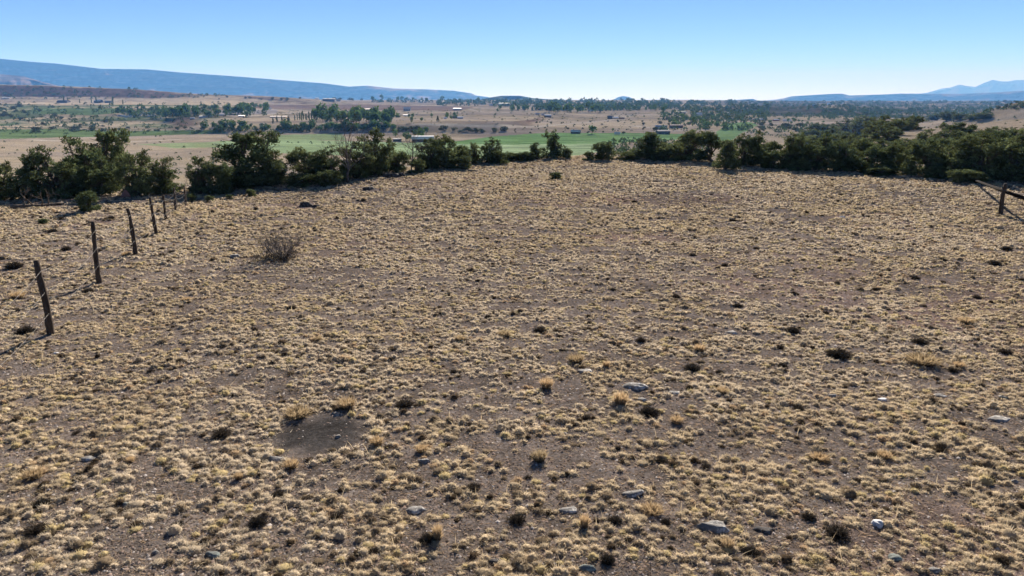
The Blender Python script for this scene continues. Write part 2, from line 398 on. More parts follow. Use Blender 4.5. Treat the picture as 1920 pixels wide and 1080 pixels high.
# ------------------------------------------------------------------ mesas, butte, mountains
def ridge(name, pts, Ya, Yb, foot, mat, back=2500, cliff=.35, seed=1, rough=1.0, n=260, drop=-160, skirt=1.0):
    """pts: skyline (px,py); depth runs from Ya at the first point to Yb at the last. Real mass: a foot slope, a cliff and a top."""
    p = np.array(pts, float); c = np.linspace(p[0, 0], p[-1, 0], n); py = np.interp(c, p[:, 0], p[:, 1])
    f = (c - c[0]) / (c[-1] - c[0]); Yc = 1 / ((1 - f) / Ya + f / Yb)
    dy = (540 - py) / F; fw = cp + dy * sp; up = -sp + dy * cp
    Xc = (c - 960) / F / fw * Yc; Zc = CAMZ + up / fw * Yc
    ts = np.concatenate([np.linspace(0, .72, 34, endpoint=False), np.linspace(.72, .97, 22, endpoint=False), np.linspace(.97, 1, 4), 1 + np.linspace(.2, 3, 5)])
    rows = []
    for t in ts:
        h = Zc - drop
        if t <= 1:
            k = t / .72 * (1 - cliff) if t < .72 else (1 - cliff) + (t - .72) / .28 * cliff
            k = k ** 1.25 if t < .72 else k
            off = foot * ((1 - t / .72) ** 1.3 * .9 + .1 if t < .72 else .1 * (1 - (t - .72) / .28))
        else:
            k = 1; off = -back * (t - 1)
        amp = foot * .5 * rough * (1 if t < .72 else .35) * (1 - max(0, t - .9) * 9 if t < 1 else 0)
        g = (fbm(Xc / (foot * .28), Yc * 0 + t * 1.2, seed, 5) - .5) * 2
        yy = Yc - off + g * amp
        zz = drop + h * k + (fbm(Xc / (foot * .15), Yc * 0 + t * 6, seed + 5, 4) - .5) * h * .16 * rough * (0 if t >= .97 else 1)
        xx = Xc * yy / Yc
        rows.append(np.stack([xx, yy, np.minimum(zz, Zc) if t <= 1 else Zc - 3 * (t - 1)], -1))
    V = np.array(rows); nr, nc = V.shape[:2]
    i = np.arange(nr - 1)[:, None] * nc; j = np.arange(nc - 1)[None, :]
    Q = np.stack([i + j, i + j + 1, i + nc + j + 1, i + nc + j], -1).reshape(-1, 4)
    return tag(obj(name, new_mesh(name, V, quads=Q, smooth=False), mat), kind='structure')
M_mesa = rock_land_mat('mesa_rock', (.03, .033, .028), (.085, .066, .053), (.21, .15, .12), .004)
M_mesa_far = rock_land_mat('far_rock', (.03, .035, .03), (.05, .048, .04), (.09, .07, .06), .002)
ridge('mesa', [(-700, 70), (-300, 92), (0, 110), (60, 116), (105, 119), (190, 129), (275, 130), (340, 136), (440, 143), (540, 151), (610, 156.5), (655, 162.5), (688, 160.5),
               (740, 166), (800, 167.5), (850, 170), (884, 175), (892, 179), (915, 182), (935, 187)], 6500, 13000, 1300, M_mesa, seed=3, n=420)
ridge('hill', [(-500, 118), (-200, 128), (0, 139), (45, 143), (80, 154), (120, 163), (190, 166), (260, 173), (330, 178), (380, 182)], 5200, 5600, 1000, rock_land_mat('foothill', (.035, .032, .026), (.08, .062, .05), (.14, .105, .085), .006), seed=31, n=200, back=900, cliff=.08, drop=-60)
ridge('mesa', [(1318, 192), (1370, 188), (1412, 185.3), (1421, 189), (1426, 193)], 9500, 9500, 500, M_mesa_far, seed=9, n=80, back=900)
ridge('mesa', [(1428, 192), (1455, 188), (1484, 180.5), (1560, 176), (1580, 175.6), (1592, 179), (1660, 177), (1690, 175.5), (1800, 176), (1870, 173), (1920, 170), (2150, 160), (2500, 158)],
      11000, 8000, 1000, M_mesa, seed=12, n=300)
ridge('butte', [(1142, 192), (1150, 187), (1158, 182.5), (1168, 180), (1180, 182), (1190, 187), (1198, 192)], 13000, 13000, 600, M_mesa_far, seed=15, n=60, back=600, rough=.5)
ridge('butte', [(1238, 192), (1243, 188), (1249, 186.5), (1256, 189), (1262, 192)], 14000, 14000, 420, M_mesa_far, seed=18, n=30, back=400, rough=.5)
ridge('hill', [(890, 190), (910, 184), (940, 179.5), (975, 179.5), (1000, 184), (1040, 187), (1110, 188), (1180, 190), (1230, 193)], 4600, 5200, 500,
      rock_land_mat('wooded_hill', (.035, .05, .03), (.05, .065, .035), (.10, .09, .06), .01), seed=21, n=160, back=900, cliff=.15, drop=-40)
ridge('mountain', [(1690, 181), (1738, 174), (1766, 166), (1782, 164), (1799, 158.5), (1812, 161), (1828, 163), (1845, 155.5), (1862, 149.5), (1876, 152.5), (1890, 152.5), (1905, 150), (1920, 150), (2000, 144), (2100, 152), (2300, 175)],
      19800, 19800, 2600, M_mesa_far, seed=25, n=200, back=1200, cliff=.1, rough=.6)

# ------------------------------------------------------------------ blades
def blades(rng, root, dirn, length, width, droop, col_root, col_tip, seg=2):
    """curved tapering blades; returns V, quads, tris, colours"""
    n = len(root); side = np.cross(dirn, np.array([0, 0, 1.])); ln = np.linalg.norm(side, axis=1)[:, None]
    side = np.where(ln > 1e-4, side / np.maximum(ln, 1e-4), np.array([1., 0, 0]))
    a = rng.uniform(0, np.pi, n)[:, None]
    side = side * np.cos(a) + np.cross(side, dirn) * np.sin(a)
    L = length[:, None]; W = width[:, None] * .5
    out = dirn * np.array([1, 1, 0])
    tip = root + dirn * L + out * L * droop[:, None] * .5 - np.array([0, 0, 1]) * L * droop[:, None] * .35
    if seg == 1:
        V = np.stack([root - side * W, root + side * W, tip], 1).reshape(-1, 3)
        k = np.arange(n)[:, None] * 3
        C = np.stack([col_root, col_root, col_tip], 1).reshape(-1, 3)
        return V, None, k + np.array([[0, 1, 2]]), C
    mid = root + dirn * L * .55
    V = np.stack([root - side * W * .8, root + side * W * .8, mid + side * W, mid - side * W, tip], 1).reshape(-1, 3)
    k = np.arange(n)[:, None] * 5
    cm = (col_root + col_tip) * .5
    C = np.stack([col_root, col_root, cm, cm, col_tip], 1).reshape(-1, 3)
    return V, k + np.array([[0, 1, 2, 3]]), k + np.array([[3, 2, 4]]), C
def dome(rng, n, c, r, h, col):
    """n low irregular cushions, 8 sided"""
    S = 8; ang = np.linspace(0, 2 * np.pi, S, endpoint=False)[None, :] + rng.uniform(0, 6.28, (n, 1))
    V = []; C = []
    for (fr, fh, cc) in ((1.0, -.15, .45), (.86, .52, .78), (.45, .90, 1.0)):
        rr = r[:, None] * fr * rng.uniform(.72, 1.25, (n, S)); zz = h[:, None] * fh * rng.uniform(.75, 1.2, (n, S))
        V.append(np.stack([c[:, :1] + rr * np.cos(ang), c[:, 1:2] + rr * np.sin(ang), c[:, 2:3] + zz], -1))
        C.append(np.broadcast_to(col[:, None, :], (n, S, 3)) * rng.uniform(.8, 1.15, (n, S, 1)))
    V.append((c + np.stack([0 * h, 0 * h, h], -1))[:, None, :]); C.append(col[:, None, :])
    V = np.concatenate(V, 1); C = np.concatenate(C, 1); K = 3 * S + 1
    q = []; t = []
    for ring in range(2):
        for j in range(S): q.append([ring * S + j, ring * S + (j + 1) % S, (ring + 1) * S + (j + 1) % S, (ring + 1) * S + j])
    for j in range(S): t.append([2 * S + j, 2 * S + (j + 1) % S, 3 * S])
    k = np.arange(n)[:, None, None] * K
    return V.reshape(-1, 3), (k + np.array(q)[None]).reshape(-1, 4), (k + np.array(t)[None]).reshape(-1, 3), C.reshape(-1, 3)

KEEPOUT = []    # (x, y, r) of rocks and shrubs

# ------------------------------------------------------------------ rocks
def rock_mesh(rng, w, d, h, flat=.3):
    """angular boulder: a subdivided block pulled in by random cuts"""
    S = 9; V = []
    u = np.linspace(0, np.pi, S); v = np.linspace(0, 2 * np.pi, 14, endpoint=False)
    for a in u:
        for b in v: V.append((math.sin(a) * math.cos(b), math.sin(a) * math.sin(b), math.cos(a)))
    V = np.array(V)
    for _ in range(16):
        nrm = rng.normal(size=3); nrm /= np.linalg.norm(nrm); lim = rng.uniform(.55, .85)
        dd = V @ nrm; V = V - np.maximum(dd - lim, 0)[:, None] * nrm
    dd = V[:, 2]; V[:, 2] = np.minimum(dd, .62)
    V = V * (1 + .34 * (fbm(V[:, 0] * 3 + V[:, 2] * 2 + 7, V[:, 1] * 3 + rng.uniform(0, 50), 3, 3) - .5)[:, None])
    V = V / np.array([np.ptp(V[:, 0]), np.ptp(V[:, 1]), V[:, 2].max() * 1.0]) * np.array([w, d, h])
    Q = []
    for i in range(S - 1):
        for j in range(14): Q.append([i * 14 + j, (i + 1) * 14 + j, (i + 1) * 14 + (j + 1) % 14, i * 14 + (j + 1) % 14])
    return new_mesh('rock', V, quads=Q)
ROCKS = [ # px, base py, width px, height px, colour, label
    (1190, 731, 58, 22, 'grey', 'broad flat grey rock outcrop behind the biggest orange grass clump'),
    (1262, 739, 26, 8, 'grey', 'low flat pale rock just beside the broad grey outcrop'),
    (1343, 999, 60, 28, 'grey', 'largest pale grey boulder with white lichen top near the bottom edge'),
    (1185, 934, 46, 18, 'grey', 'slanted pale grey slab of rock above the largest boulder'),
    (1067, 962, 38, 14, 'grey', 'narrow grey rock ledge beside an orange grass spike'),
    (775, 964, 44, 17, 'grey', 'oval blue grey rock lying between straw cushions'),
    (796, 869, 24, 20, 'grey', 'small grey rock with a split white top'),
    (517, 867, 31, 15, 'grey', 'small grey rock at the near edge of the bare earth patch'),
    (163, 865, 31, 14, 'grey', 'grey white rock with dark hollow in the lower left grass'),
    (400, 1045, 32, 14, 'green', 'dull green grey stone near the bottom left edge'),
    (1648, 990, 24, 26, 'white', 'white wedge shaped stone lying on bare dirt'),
    (1435, 1001, 42, 16, 'dark', 'dark low boulder next to the largest pale boulder'),
    (1680, 1053, 30, 13, 'green', 'mint green lichen covered stone near the bottom edge'),
    (1100, 1074, 36, 20, 'green', 'greenish grey boulder cut by the bottom edge'),
    (925, 1058, 28, 16, 'dark', 'dark blue grey stone near the bottom centre'),
    (1656, 753, 17, 10, 'white', 'small white stone on the right side of the field'),
    (1768, 746, 32, 8, 'grey', 'low wide grey stone right of the small white stone'),
    (1375, 627, 26, 7, 'grey', 'flat pale bluish stone in the middle of the field'),
    (1094, 699, 30, 8, 'grey', 'flat grey stone left of the broad outcrop'),
    (1884, 748, 20, 7, 'green', 'pale green stone near the right edge'),
    (1880, 792, 44, 8, 'grey', 'long flat pinkish grey stone at the right edge'),
    (103, 664, 13, 9, 'white', 'little white stone below the nearest fence post'),
    (438, 484, 18, 9, 'grey', 'pale stone at the left side of the dead bush'),
    (629, 780, 20, 6, 'grey', 'thin grey stone lying at the bare patch'),
    (1580, 409, 14, 5, 'white', 'bright white stone far up the right of the field'),
    (1205, 752, 20, 8, 'grey', 'grey stone in the grass below the broad outcrop'),
    (571, 388, 34, 14, 'dark', 'black boulder far up the left side of the field'),
    (590, 389, 16, 8, 'dark', 'smaller black rock touching the black boulder'),
    (735, 333, 34, 12, 'dark', 'wide black boulder under the edge trees'),
    (754, 331, 17, 11, 'dark', 'short black boulder right beside the wide black one'),
    (692, 356, 22, 8, 'dark', 'low dark rock in front of the edge trees'),
    (672, 377, 10, 5, 'dark', 'tiny dark stone below the low dark rock'),
    (1747, 342, 14, 6, 'dark', 'dark brown stone at the right tree line'),
    (1762, 341, 11, 5, 'dark', 'smaller brown stone right of another at the right tree line'),
    (884, 322, 15, 5, 'dark', 'low dark stone on the crest left of centre'),
    (1050, 327, 16, 5, 'dark', 'dark stone behind the lone green tuft on the crest'),
    (228, 371, 22, 20, 'red', 'rusty red slab leaning under the left junipers'),
    (290, 1040, 14, 8, 'grey', 'small grey stone among straw cushions at bottom left'),
    (235, 950, 20, 10, 'green', 'grey green stone in the grass low on the left'),
    (632, 822, 12, 5, 'grey', 'tiny pale stone lying on the dark bare earth patch'),
    (1455, 985, 10, 6, 'grey', 'small grey stone tucked behind the dark low boulder'),
    (1560, 745, 18, 6, 'grey', 'bluish stone left of the small white stone'),
    (1905, 905, 18, 9, 'grey', 'round pale grey stone at the right edge low down'),
    (1755, 1075, 30, 12, 'grey', 'pale rock at the bottom edge right of the mint stone'),
    (150, 945, 10, 8, 'dark', 'dark stone in the lower left grass')]
for i, (px, py, w, h, kind, lab) in enumerate(ROCKS):
    rng = np.random.default_rng(100 + i)
    x, y, z = hit(px, py); s = 1 / ppm(x, y)
    dep = np.arctan2(CAMZ, y)
    wm = w * s * 1.08; hm = max(h * s * (.52 if y < 20 else .95), .05); dm = max(.55 * wm, h * s * .8)
    if kind == 'red': dm = .3 * wm; hm = h * s * 1.2
    y2 = y + dm * .35
    o = obj('rock', rock_mesh(rng, wm, dm, hm), M_rock[kind]); o.location = (x, y2, tz(x, y2) - hm * .3)
    o.rotation_euler = (rng.uniform(-.12, .12), rng.uniform(-.12, .12) + (.5 if kind == 'red' else 0), rng.uniform(-.25, .25))
    tag(o, lab, 'rock', 'rocks scattered over the dry field')
    KEEPOUT.append((x, y2, wm * .55))

# ------------------------------------------------------------------ scrub and bunchgrass
def shrub_mesh(seed, n=420, twigs=26):
    """low rounded twiggy cushion, radius 1, height .85: many thin twigs and tiny leaves"""
    rng = np.random.default_rng(seed); m = MB()
    th = rng.uniform(0, 2 * np.pi, n); ph = np.arccos(rng.uniform(.05, 1, n))
    d = np.stack([np.sin(ph) * np.cos(th), np.sin(ph) * np.sin(th), np.cos(ph) * 1.0 + .15], 1); d /= np.linalg.norm(d, axis=1)[:, None]
    root = d * rng.uniform(.05, .4, n)[:, None] * np.array([1, 1, .5])
    L = rng.uniform(.45, .78, n) * (.82 + .36 * vnoise(th * 1.6, ph * 2, seed))
    tone = rng.uniform(.6, 1.4, n)[:, None]
    c = np.array([.020, .017, .014]) * tone; ct = np.array([.078, .066, .052]) * tone  # twig tips painted lighter as if sunlit, roots kept dark
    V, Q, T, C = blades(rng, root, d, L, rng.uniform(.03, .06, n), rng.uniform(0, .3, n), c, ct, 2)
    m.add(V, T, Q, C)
    k = n * 2; a = rng.integers(0, n, k); p = root[a] + d[a] * (L[a] * rng.uniform(.5, 1.0, k))[:, None] + rng.normal(0, .05, (k, 3))
    dd = rng.normal(size=(k, 3)); dd /= np.linalg.norm(dd, axis=1)[:, None]
    V, Q, T, C = blades(rng, p, dd, rng.uniform(.06, .13, k), rng.uniform(.035, .06, k), np.zeros(k), c[a], ct[a], 1)
    m.add(V, T, Q, C)
    V, Q, T, C = dome(rng, 1, np.zeros((1, 3)), np.array([.55]), np.array([.45]), np.array([[.025, .02, .016]]))
    m.add(V, T, Q, C)
    return m.mesh('scrub_shrub')
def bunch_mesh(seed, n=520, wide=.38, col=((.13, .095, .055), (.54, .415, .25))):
    """upright clump of dry bunchgrass, height 1"""
    rng = np.random.default_rng(seed); m = MB()
    th = rng.uniform(0, 2 * np.pi, n); ln = np.abs(rng.normal(0, .36, n))
    d = np.stack([np.sin(ln) * np.cos(th), np.sin(ln) * np.sin(th), np.cos(ln)], 1)
    rr = wide * np.sqrt(rng.uniform(0, 1, n)); a = th + rng.normal(0, .5, n)
    root = np.stack([rr * np.cos(a), rr * np.sin(a), 0 * rr], 1)
    tone = rng.uniform(.65, 1.25, n)[:, None]
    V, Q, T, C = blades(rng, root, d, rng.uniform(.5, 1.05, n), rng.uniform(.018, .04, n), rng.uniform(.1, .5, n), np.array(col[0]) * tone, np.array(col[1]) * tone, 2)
    m.add(V, T, Q, C)
    V, Q, T, C = dome(rng, 1, np.zeros((1, 3)), np.array([wide * .9]), np.array([.3]), np.array([[.09, .062, .035]]))
    m.add(V, T, Q, C)
    return m.mesh('bunchgrass')
SHR = [shrub_mesh(200 + k) for k in range(5)]
BUN = [bunch_mesh(300 + k) for k in range(4)]
G_SHR = 'small dark scrub shrubs in the dry field'
L_SHR = 'low dark cushion of scrub among dry straw grass'
SHRUBS = [ # px, base py, half width px, label or None
    (757, 766, 20, 'dark round shrub up and right of the bare earth patch'), (1218, 782, 23, 'largest dark shrub below the broad grey outcrop'),
    (1300, 697, 19, 'dark grey shrub right of and above the broad outcrop'), (1013, 624, 15, 'round dark shrub in the middle of the field'),
    (1203, 643, 13, None), (1490, 626, 16, None), (1730, 646, 17, None), (1578, 674, 26, 'wide greyish shrub pair on the right of the field'),
    (1385, 577, 12, None), (1268, 559, 10, None), (1097, 433, 8, 'small black shrub alone far up the field'), (1870, 498, 13, 'brownish shrub near the right edge below the post'),
    (885, 925, 20, 'spiky dark shrub low in the centre'), (970, 985, 22, 'dark shrub with straw cushions right of the oval rock'), (1577, 1015, 30, 'large grey twiggy shrub near the bottom right'),
    (1520, 978, 17, 'dark shrub left of the large grey twiggy shrub'), (803, 1022, 24, 'black ragged shrub near the bottom centre'), (410, 824, 24, 'wide black shrub left of the bare earth patch'),
    (1100, 788, 12, None), (915, 597, 9, None), (1050, 634, 10, None), (765, 492, 8, None), (545, 580, 11, None), (440, 560, 7, None), (1465, 655, 12, None), (1645, 545, 11, None),
    (1720, 525, 10, None), (1580, 470, 8, None), (1420, 468, 9, None), (1300, 480, 8, None), (1150, 545, 8, None), (1260, 640, 10, None), (1360, 500, 9, None),
    (1770, 490, 10, None), (1890, 470, 11, None), (1470, 690, 12, None), (1790, 700, 13, None), (1890, 665, 15, 'grey green shrub at the right edge of the field'), (1350, 700, 10, None),
    (520, 935, 17, 'brown shrub low at left of centre'), (1140, 1060, 20, 'dark shrub right of the greenish boulder at the bottom'), (1250, 985, 14, None), (1410, 1045, 22, 'dark round shrub at the bottom left of the white wedge stone'),
    (1155, 985, 18, 'brown grey shrub right of the narrow rock ledge'), (1860, 905, 14, None), (1770, 845, 15, None), (1325, 880, 12, None), (60, 1005, 24, 'dark green grey shrub at lower left'), (70, 955, 20, None),
    (335, 680, 10, None), (280, 700, 9, None), (630, 690, 8, None), (700, 660, 7, None), (160, 550, 12, 'dark shrub in the shadow of the second fence post'), (42, 628, 20, 'dark shrub behind the nearest fence post'),
    (20, 505, 20, 'flat grey shrub at the left edge behind the fence'), (95, 436, 12, 'blue grey shrub behind the left fence'), (120, 470, 12, None), (115, 412, 9, None), (205, 412, 10, None),
    (320, 474, 9, 'dark shrub right of the third fence post'), (258, 440, 6, None), (340, 418, 9, None), (430, 425, 7, None), (590, 435, 7, None),
    (1375, 415, 8, None), (1490, 420, 8, None), (1190, 380, 7, None), (1500, 770, 14, None), (1640, 860, 14, None), (1610, 905, 12, None), (1530, 870, 13, None),
    (1240, 870, 12, None), (990, 900, 11, None), (700, 1040, 15, None), (630, 975, 16, None), (330, 990, 15, None), (255, 835, 12, None), (180, 760, 10, None), (140, 815, 10, None),
    (480, 990, 24, 'dark hollow backed brown shrub near the bottom left'), (1680, 790, 12, None), (1400, 620, 9, None), (1550, 590, 10, None), (1835, 560, 10, None), (850, 700, 9, None), (960, 740, 9, None), (880, 800, 10, None)]
for i, (px, py, hw, lab) in enumerate(SHRUBS):
    rng = np.random.default_rng(500 + i); x, y, z = hit(px, py); r = hw / ppm(x, y) * 1.04
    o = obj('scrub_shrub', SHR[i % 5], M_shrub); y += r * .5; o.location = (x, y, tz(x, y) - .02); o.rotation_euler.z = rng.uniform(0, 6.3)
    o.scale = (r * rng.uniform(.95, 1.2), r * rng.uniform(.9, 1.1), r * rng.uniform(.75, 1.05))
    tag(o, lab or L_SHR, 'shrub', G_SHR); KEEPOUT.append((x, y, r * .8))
G_BUN = 'orange bunchgrass clumps in the dry field'; L_BUN = 'small orange tinged clump of dry bunchgrass in the field'
BUNCH = [(1025, 730, 14, 30, 'round bright orange grass clump left of the broad outcrop'), (1164, 760, 16, 36, 'biggest orange grass clump, in front of the broad outcrop'),
    (1012, 868, 16, 34, 'orange grass clump with a dark base low in the centre'), (555, 785, 30, 26, 'wide golden grass clump on the back rim of the bare patch'),
    (648, 768, 20, 30, 'golden grass clump at the right back rim of the bare patch'), (706, 838, 15, 26, 'yellow grass clump right of the bare patch'), (1080, 680, 18, 22, None),
    (1312, 660, 12, 20, None), (1735, 685, 34, 26, 'broad orange grass clump on the right side of the field'), (1096, 990, 11, 40, 'thin orange grass spike beside the narrow rock ledge'),
    (862, 640, 12, 18, None), (946, 632, 14, 18, None), (348, 566, 9, 14, None), (1815, 608, 16, 20, None), (60, 900, 20, 28, 'pale yellow grass clump at the left edge'),
    (243, 868, 9, 18, None), (1355, 738, 12, 18, None), (1137, 690, 8, 20, None), (446, 900, 9, 22, None), (790, 850, 14, 20, 'orange grass clump behind the small split grey rock'),
    (1365, 1030, 14, 28, 'orange grass clump below the largest pale boulder'), (1270, 795, 14, 22, None), (595, 640, 9, 14, None), (820, 1015, 12, 50, 'tall thin straw seed stalks near the bottom centre'),
    (1225, 965, 24, 22, 'orange brown grass mat under the slanted slab'), (545, 880, 16, 26, 'orange grass clump right of the small rock by the bare patch'), (1540, 865, 20, 18, None), (1660, 860, 16, 20, None),
    (270, 445, 8, 12, None), (235, 480, 10, 12, None), (30, 560, 16, 18, None), (1800, 690, 12, 16, None)]
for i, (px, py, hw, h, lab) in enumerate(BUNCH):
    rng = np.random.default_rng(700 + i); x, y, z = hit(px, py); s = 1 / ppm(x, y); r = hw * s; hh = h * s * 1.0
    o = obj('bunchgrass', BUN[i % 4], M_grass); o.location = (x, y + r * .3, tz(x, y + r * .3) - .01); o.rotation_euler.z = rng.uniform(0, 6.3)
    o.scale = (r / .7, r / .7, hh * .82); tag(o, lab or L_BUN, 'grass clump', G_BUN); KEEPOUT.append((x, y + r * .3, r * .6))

# ------------------------------------------------------------------ the dry grass itself
def build_grass():
    rng = np.random.default_rng(7); xs = []; ys = []
    for (y0, y1, sp_) in ((5.2, 17, .112), (17, 32, .145), (32, 68, .19)):
        gx, gy = np.meshgrid(np.arange(-y1 * .9 - 3, y1 * .9 + 3, sp_), np.arange(y0, y1, sp_))
        xs.append((gx + rng.uniform(-.6, .6, gx.shape) * sp_).ravel()); ys.append((gy + rng.uniform(-.6, .6, gx.shape) * sp_).ravel())
    x = np.concatenate(xs); y = np.concatenate(ys)
    c = 960 + F * (x / y) / 1.035; E = np.interp(c, _ex, _eY)
    k = (np.abs(x) < y * .84 + 3.5) & (y < E + 5)
    x, y, E = x[k], y[k], E[k]
    big = fbm(x / 5, y / 5, 61, 3); mid = fbm(x / 1.1, y / .9, 63, 3); cl = vnoise(x / .38, y / .30, 65)
    chain = vnoise(x / .62 + y * .3, y / .17, 67)
    score = .26 * mid + .42 * cl + .46 * chain + .22 * big
    k = score > .622 + rng.normal(0, .085, len(x)) - .02 * sstep(20, 45, y)
    for (bx, by, ra, rb) in BARE:
        k &= ((x - bx) / ra) ** 2 + ((y - by) / rb) ** 2 > rng.uniform(.72, 1.25, len(x))
    for (kx, ky, kr) in KEEPOUT: k &= (x - kx) ** 2 + (y - ky) ** 2 > kr * kr
    for (bx, by, ra, rb) in THIN: k &= (((x - bx) / ra) ** 2 + ((y - by) / rb) ** 2 + rng.normal(0, .3, len(x)) > 1) | (rng.uniform(0, 1, len(x)) < .38)
    x, y, E, score, big, mid = x[k], y[k], E[k], score[k], big[k], mid[k]
    n = len(x); z = terrain(x, y)
    r = np.clip(.046 + .05 * (score - .675) + rng.exponential(.016, n), .03, .115) * (1 + .55 * sstep(13, 36, y))
    r = r * (.66 + .46 * fbm(x / 2.2, y / 2.2, 69, 3)); h = .82 * r * (.35 + rng.exponential(.42, n)).clip(.4, 1.25) + .008
    t = fbm(x / 4, y / 4, 71, 3); w = rng.uniform(0, 1, n)
    straw = np.array([.59, .52, .39]); pale = np.array([.62, .56, .45]); oran = np.array([.52, .41, .28]); gry = np.array([.26, .22, .165]); dark = np.array([.085, .068, .05]); yel = np.array([.58, .51, .31])
    col = np.where((t > .52)[:, None], straw, pale) * rng.uniform(.8, 1.15, n)[:, None]
    col = np.where((w < .12)[:, None], gry * rng.uniform(.7, 1.2, n)[:, None], col)
    col = np.where(((w > .12) & (w < .15))[:, None], oran, col)
    col = np.where(((w > .20) & (w < .28))[:, None], yel, col)
    col = np.where((w > .945)[:, None], dark * rng.uniform(.7, 1.5, n)[:, None], col)
    m = MB(); pos = np.stack([x, y, z], 1)
    V, Q, T, C = dome(rng, n, pos, r * .85, h * .70, col * np.array([.66, .62, .57])); m.add(V, T, Q, C)  # cores and roots darkened: brown dead thatch, plus painted shade on tuft fronts
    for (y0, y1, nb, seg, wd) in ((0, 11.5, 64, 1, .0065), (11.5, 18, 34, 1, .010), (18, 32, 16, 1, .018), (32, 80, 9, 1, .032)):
        a = np.where((y >= y0) & (y < y1))[0]
        if not len(a): continue
        ii = np.repeat(a, nb); q = len(ii)
        th = rng.uniform(0, 2 * np.pi, q); cz = rng.uniform(.15, 1, q)
        sz = np.sqrt(1 - cz * cz)
        d = np.stack([sz * np.cos(th), sz * np.sin(th), cz], 1)
        root = pos[ii] + np.stack([d[:, 0] * r[ii] * .80, d[:, 1] * r[ii] * .80, d[:, 2] * h[ii] * .66], 1)
        d = d + np.array([0, 0, .45]) + rng.normal(0, .34, (q, 3)); d /= np.linalg.norm(d, axis=1)[:, None]
        L = (r[ii] * .24 + h[ii] * .30) * rng.uniform(.5, 1.45, q)
        tone = rng.uniform(.8, 1.2, q)[:, None]
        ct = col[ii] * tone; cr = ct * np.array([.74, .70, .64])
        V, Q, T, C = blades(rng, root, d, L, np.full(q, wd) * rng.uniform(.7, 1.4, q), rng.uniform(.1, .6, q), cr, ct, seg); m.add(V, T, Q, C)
    # short thin grass filling in round the tufts so they run together into mats
    a = rng.choice(n, 260000, p=(1 / (y + 4)) / (1 / (y + 4)).sum()); q = len(a); pr = rng.normal(0, 1, (q, 2)) * (r[a] * 1.15)[:, None]
    px_, py_ = x[a] + pr[:, 0] * 1.3, y[a] + pr[:, 1]; th = rng.uniform(0, 6.28, q); d = np.stack([np.cos(th), np.sin(th), rng.uniform(.2, 1.6, q)], 1); d /= np.linalg.norm(d, axis=1)[:, None]
    cc = col[a] * rng.uniform(.55, 1.05, q)[:, None] * np.array([.95, .93, .9])
    V, Q, T, C = blades(rng, np.stack([px_, py_, terrain(px_, py_)], 1), d, rng.uniform(.025, .06, q) + .001 * y[a], .005 + .00065 * y[a], rng.uniform(0, .6, q), cc * .8, cc, 1); m.add(V, T, Q, C)
    # loose taller stalks
    a = rng.choice(n, 5200, p=(1 / (y + 4)) / (1 / (y + 4)).sum()); q = len(a); d = rng.normal(0, .32, (q, 3)) + np.array((0, 0, 1.)); d /= np.linalg.norm(d, axis=1)[:, None]
    cc = np.array([.50, .41, .27]) * rng.uniform(.6, 1.15, q)[:, None]
    V, Q, T, C = blades(rng, pos[a], d, rng.uniform(.10, .24, q), .004 + .0004 * y[a], rng.uniform(0, .7, q), cc * .8, cc, 2); m.add(V, T, Q, C)
    # thin litter blades lying between the tufts
    q = 110000; yy = 5.5 + 30 * rng.uniform(0, 1, q) ** 1.3; xx = rng.uniform(-.84, .84, q) * yy
    th = rng.uniform(0, 6.28, q); d = np.stack([np.cos(th), np.sin(th), rng.uniform(.05, .9, q)], 1); d /= np.linalg.norm(d, axis=1)[:, None]
    keep = np.ones(q, bool)
    for (bx, by, ra, rb) in BARE: keep &= ((xx - bx) / ra) ** 2 + ((yy - by) / rb) ** 2 > 1
    xx, yy, d = xx[keep], yy[keep], d[keep]; q = len(xx)
    cc = np.array([.36, .27, .18]) * rng.choice([.25, .6, 1.0, 1.3], q)[:, None]
    V, Q, T, C = blades(rng, np.stack([xx, yy, terrain(xx, yy)], 1), d, rng.uniform(.03, .10, q), .005 + .0005 * yy, rng.uniform(0, .6, q), cc * .8, cc, 1); m.add(V, T, Q, C)
    tag(obj('grass', m.mesh('grass'), M_grass), 'dry straw coloured grass tufts covering the field', 'grass', kind='stuff')
    print('tufts', n)
    q = 110000; yy = 5.5 + 36 * rng.uniform(0, 1, q) ** 1.25; xx = rng.uniform(-.84, .84, q) * yy
    for (bx, by, ra, rb) in BARE:
        kp = (((xx - bx) / ra) ** 2 + ((yy - by) / rb) ** 2 > 1.1) | (rng.uniform(0, 1, q) < .12); xx, yy = xx[kp], yy[kp]; q = len(xx)
    for (kx, ky, kr) in KEEPOUT[:len(ROCKS)]: xx = np.concatenate([xx, kx + rng.normal(0, kr * 1.3, 16)]); yy = np.concatenate([yy, ky + rng.normal(0, kr * .9, 16)])
    q = len(xx)
    s = np.minimum(.009 * np.exp(rng.normal(0, .55, q)), .024) + .004 + .0003 * yy
    cc = np.where(rng.uniform(0, 1, q)[:, None] < .2, np.array([.36, .32, .295]), np.array([.22, .165, .135])) * rng.uniform(.35, 1.35, q)[:, None]
    oc = np.array([[1, 0, 0], [-1, 0, 0], [0, 1, 0], [0, -1, 0], [0, 0, .7], [0, 0, -.5]], float)
    V = np.stack([xx, yy, terrain(xx, yy)], 1)[:, None, :] + oc[None] * s[:, None, None] * rng.uniform(.6, 1.3, (q, 6, 1))
    tri = np.array([[0, 2, 4], [2, 1, 4], [1, 3, 4], [3, 0, 4]])
    T = (np.arange(q)[:, None, None] * 6 + tri[None]).reshape(-1, 3)
    tag(obj('gravel', new_mesh('gravel', V.reshape(-1, 3), tris=T, col=np.repeat(cc, 6, 0)), M_stone), 'small stones strewn on the soil between tufts', 'gravel', kind='stuff')
build_grass()

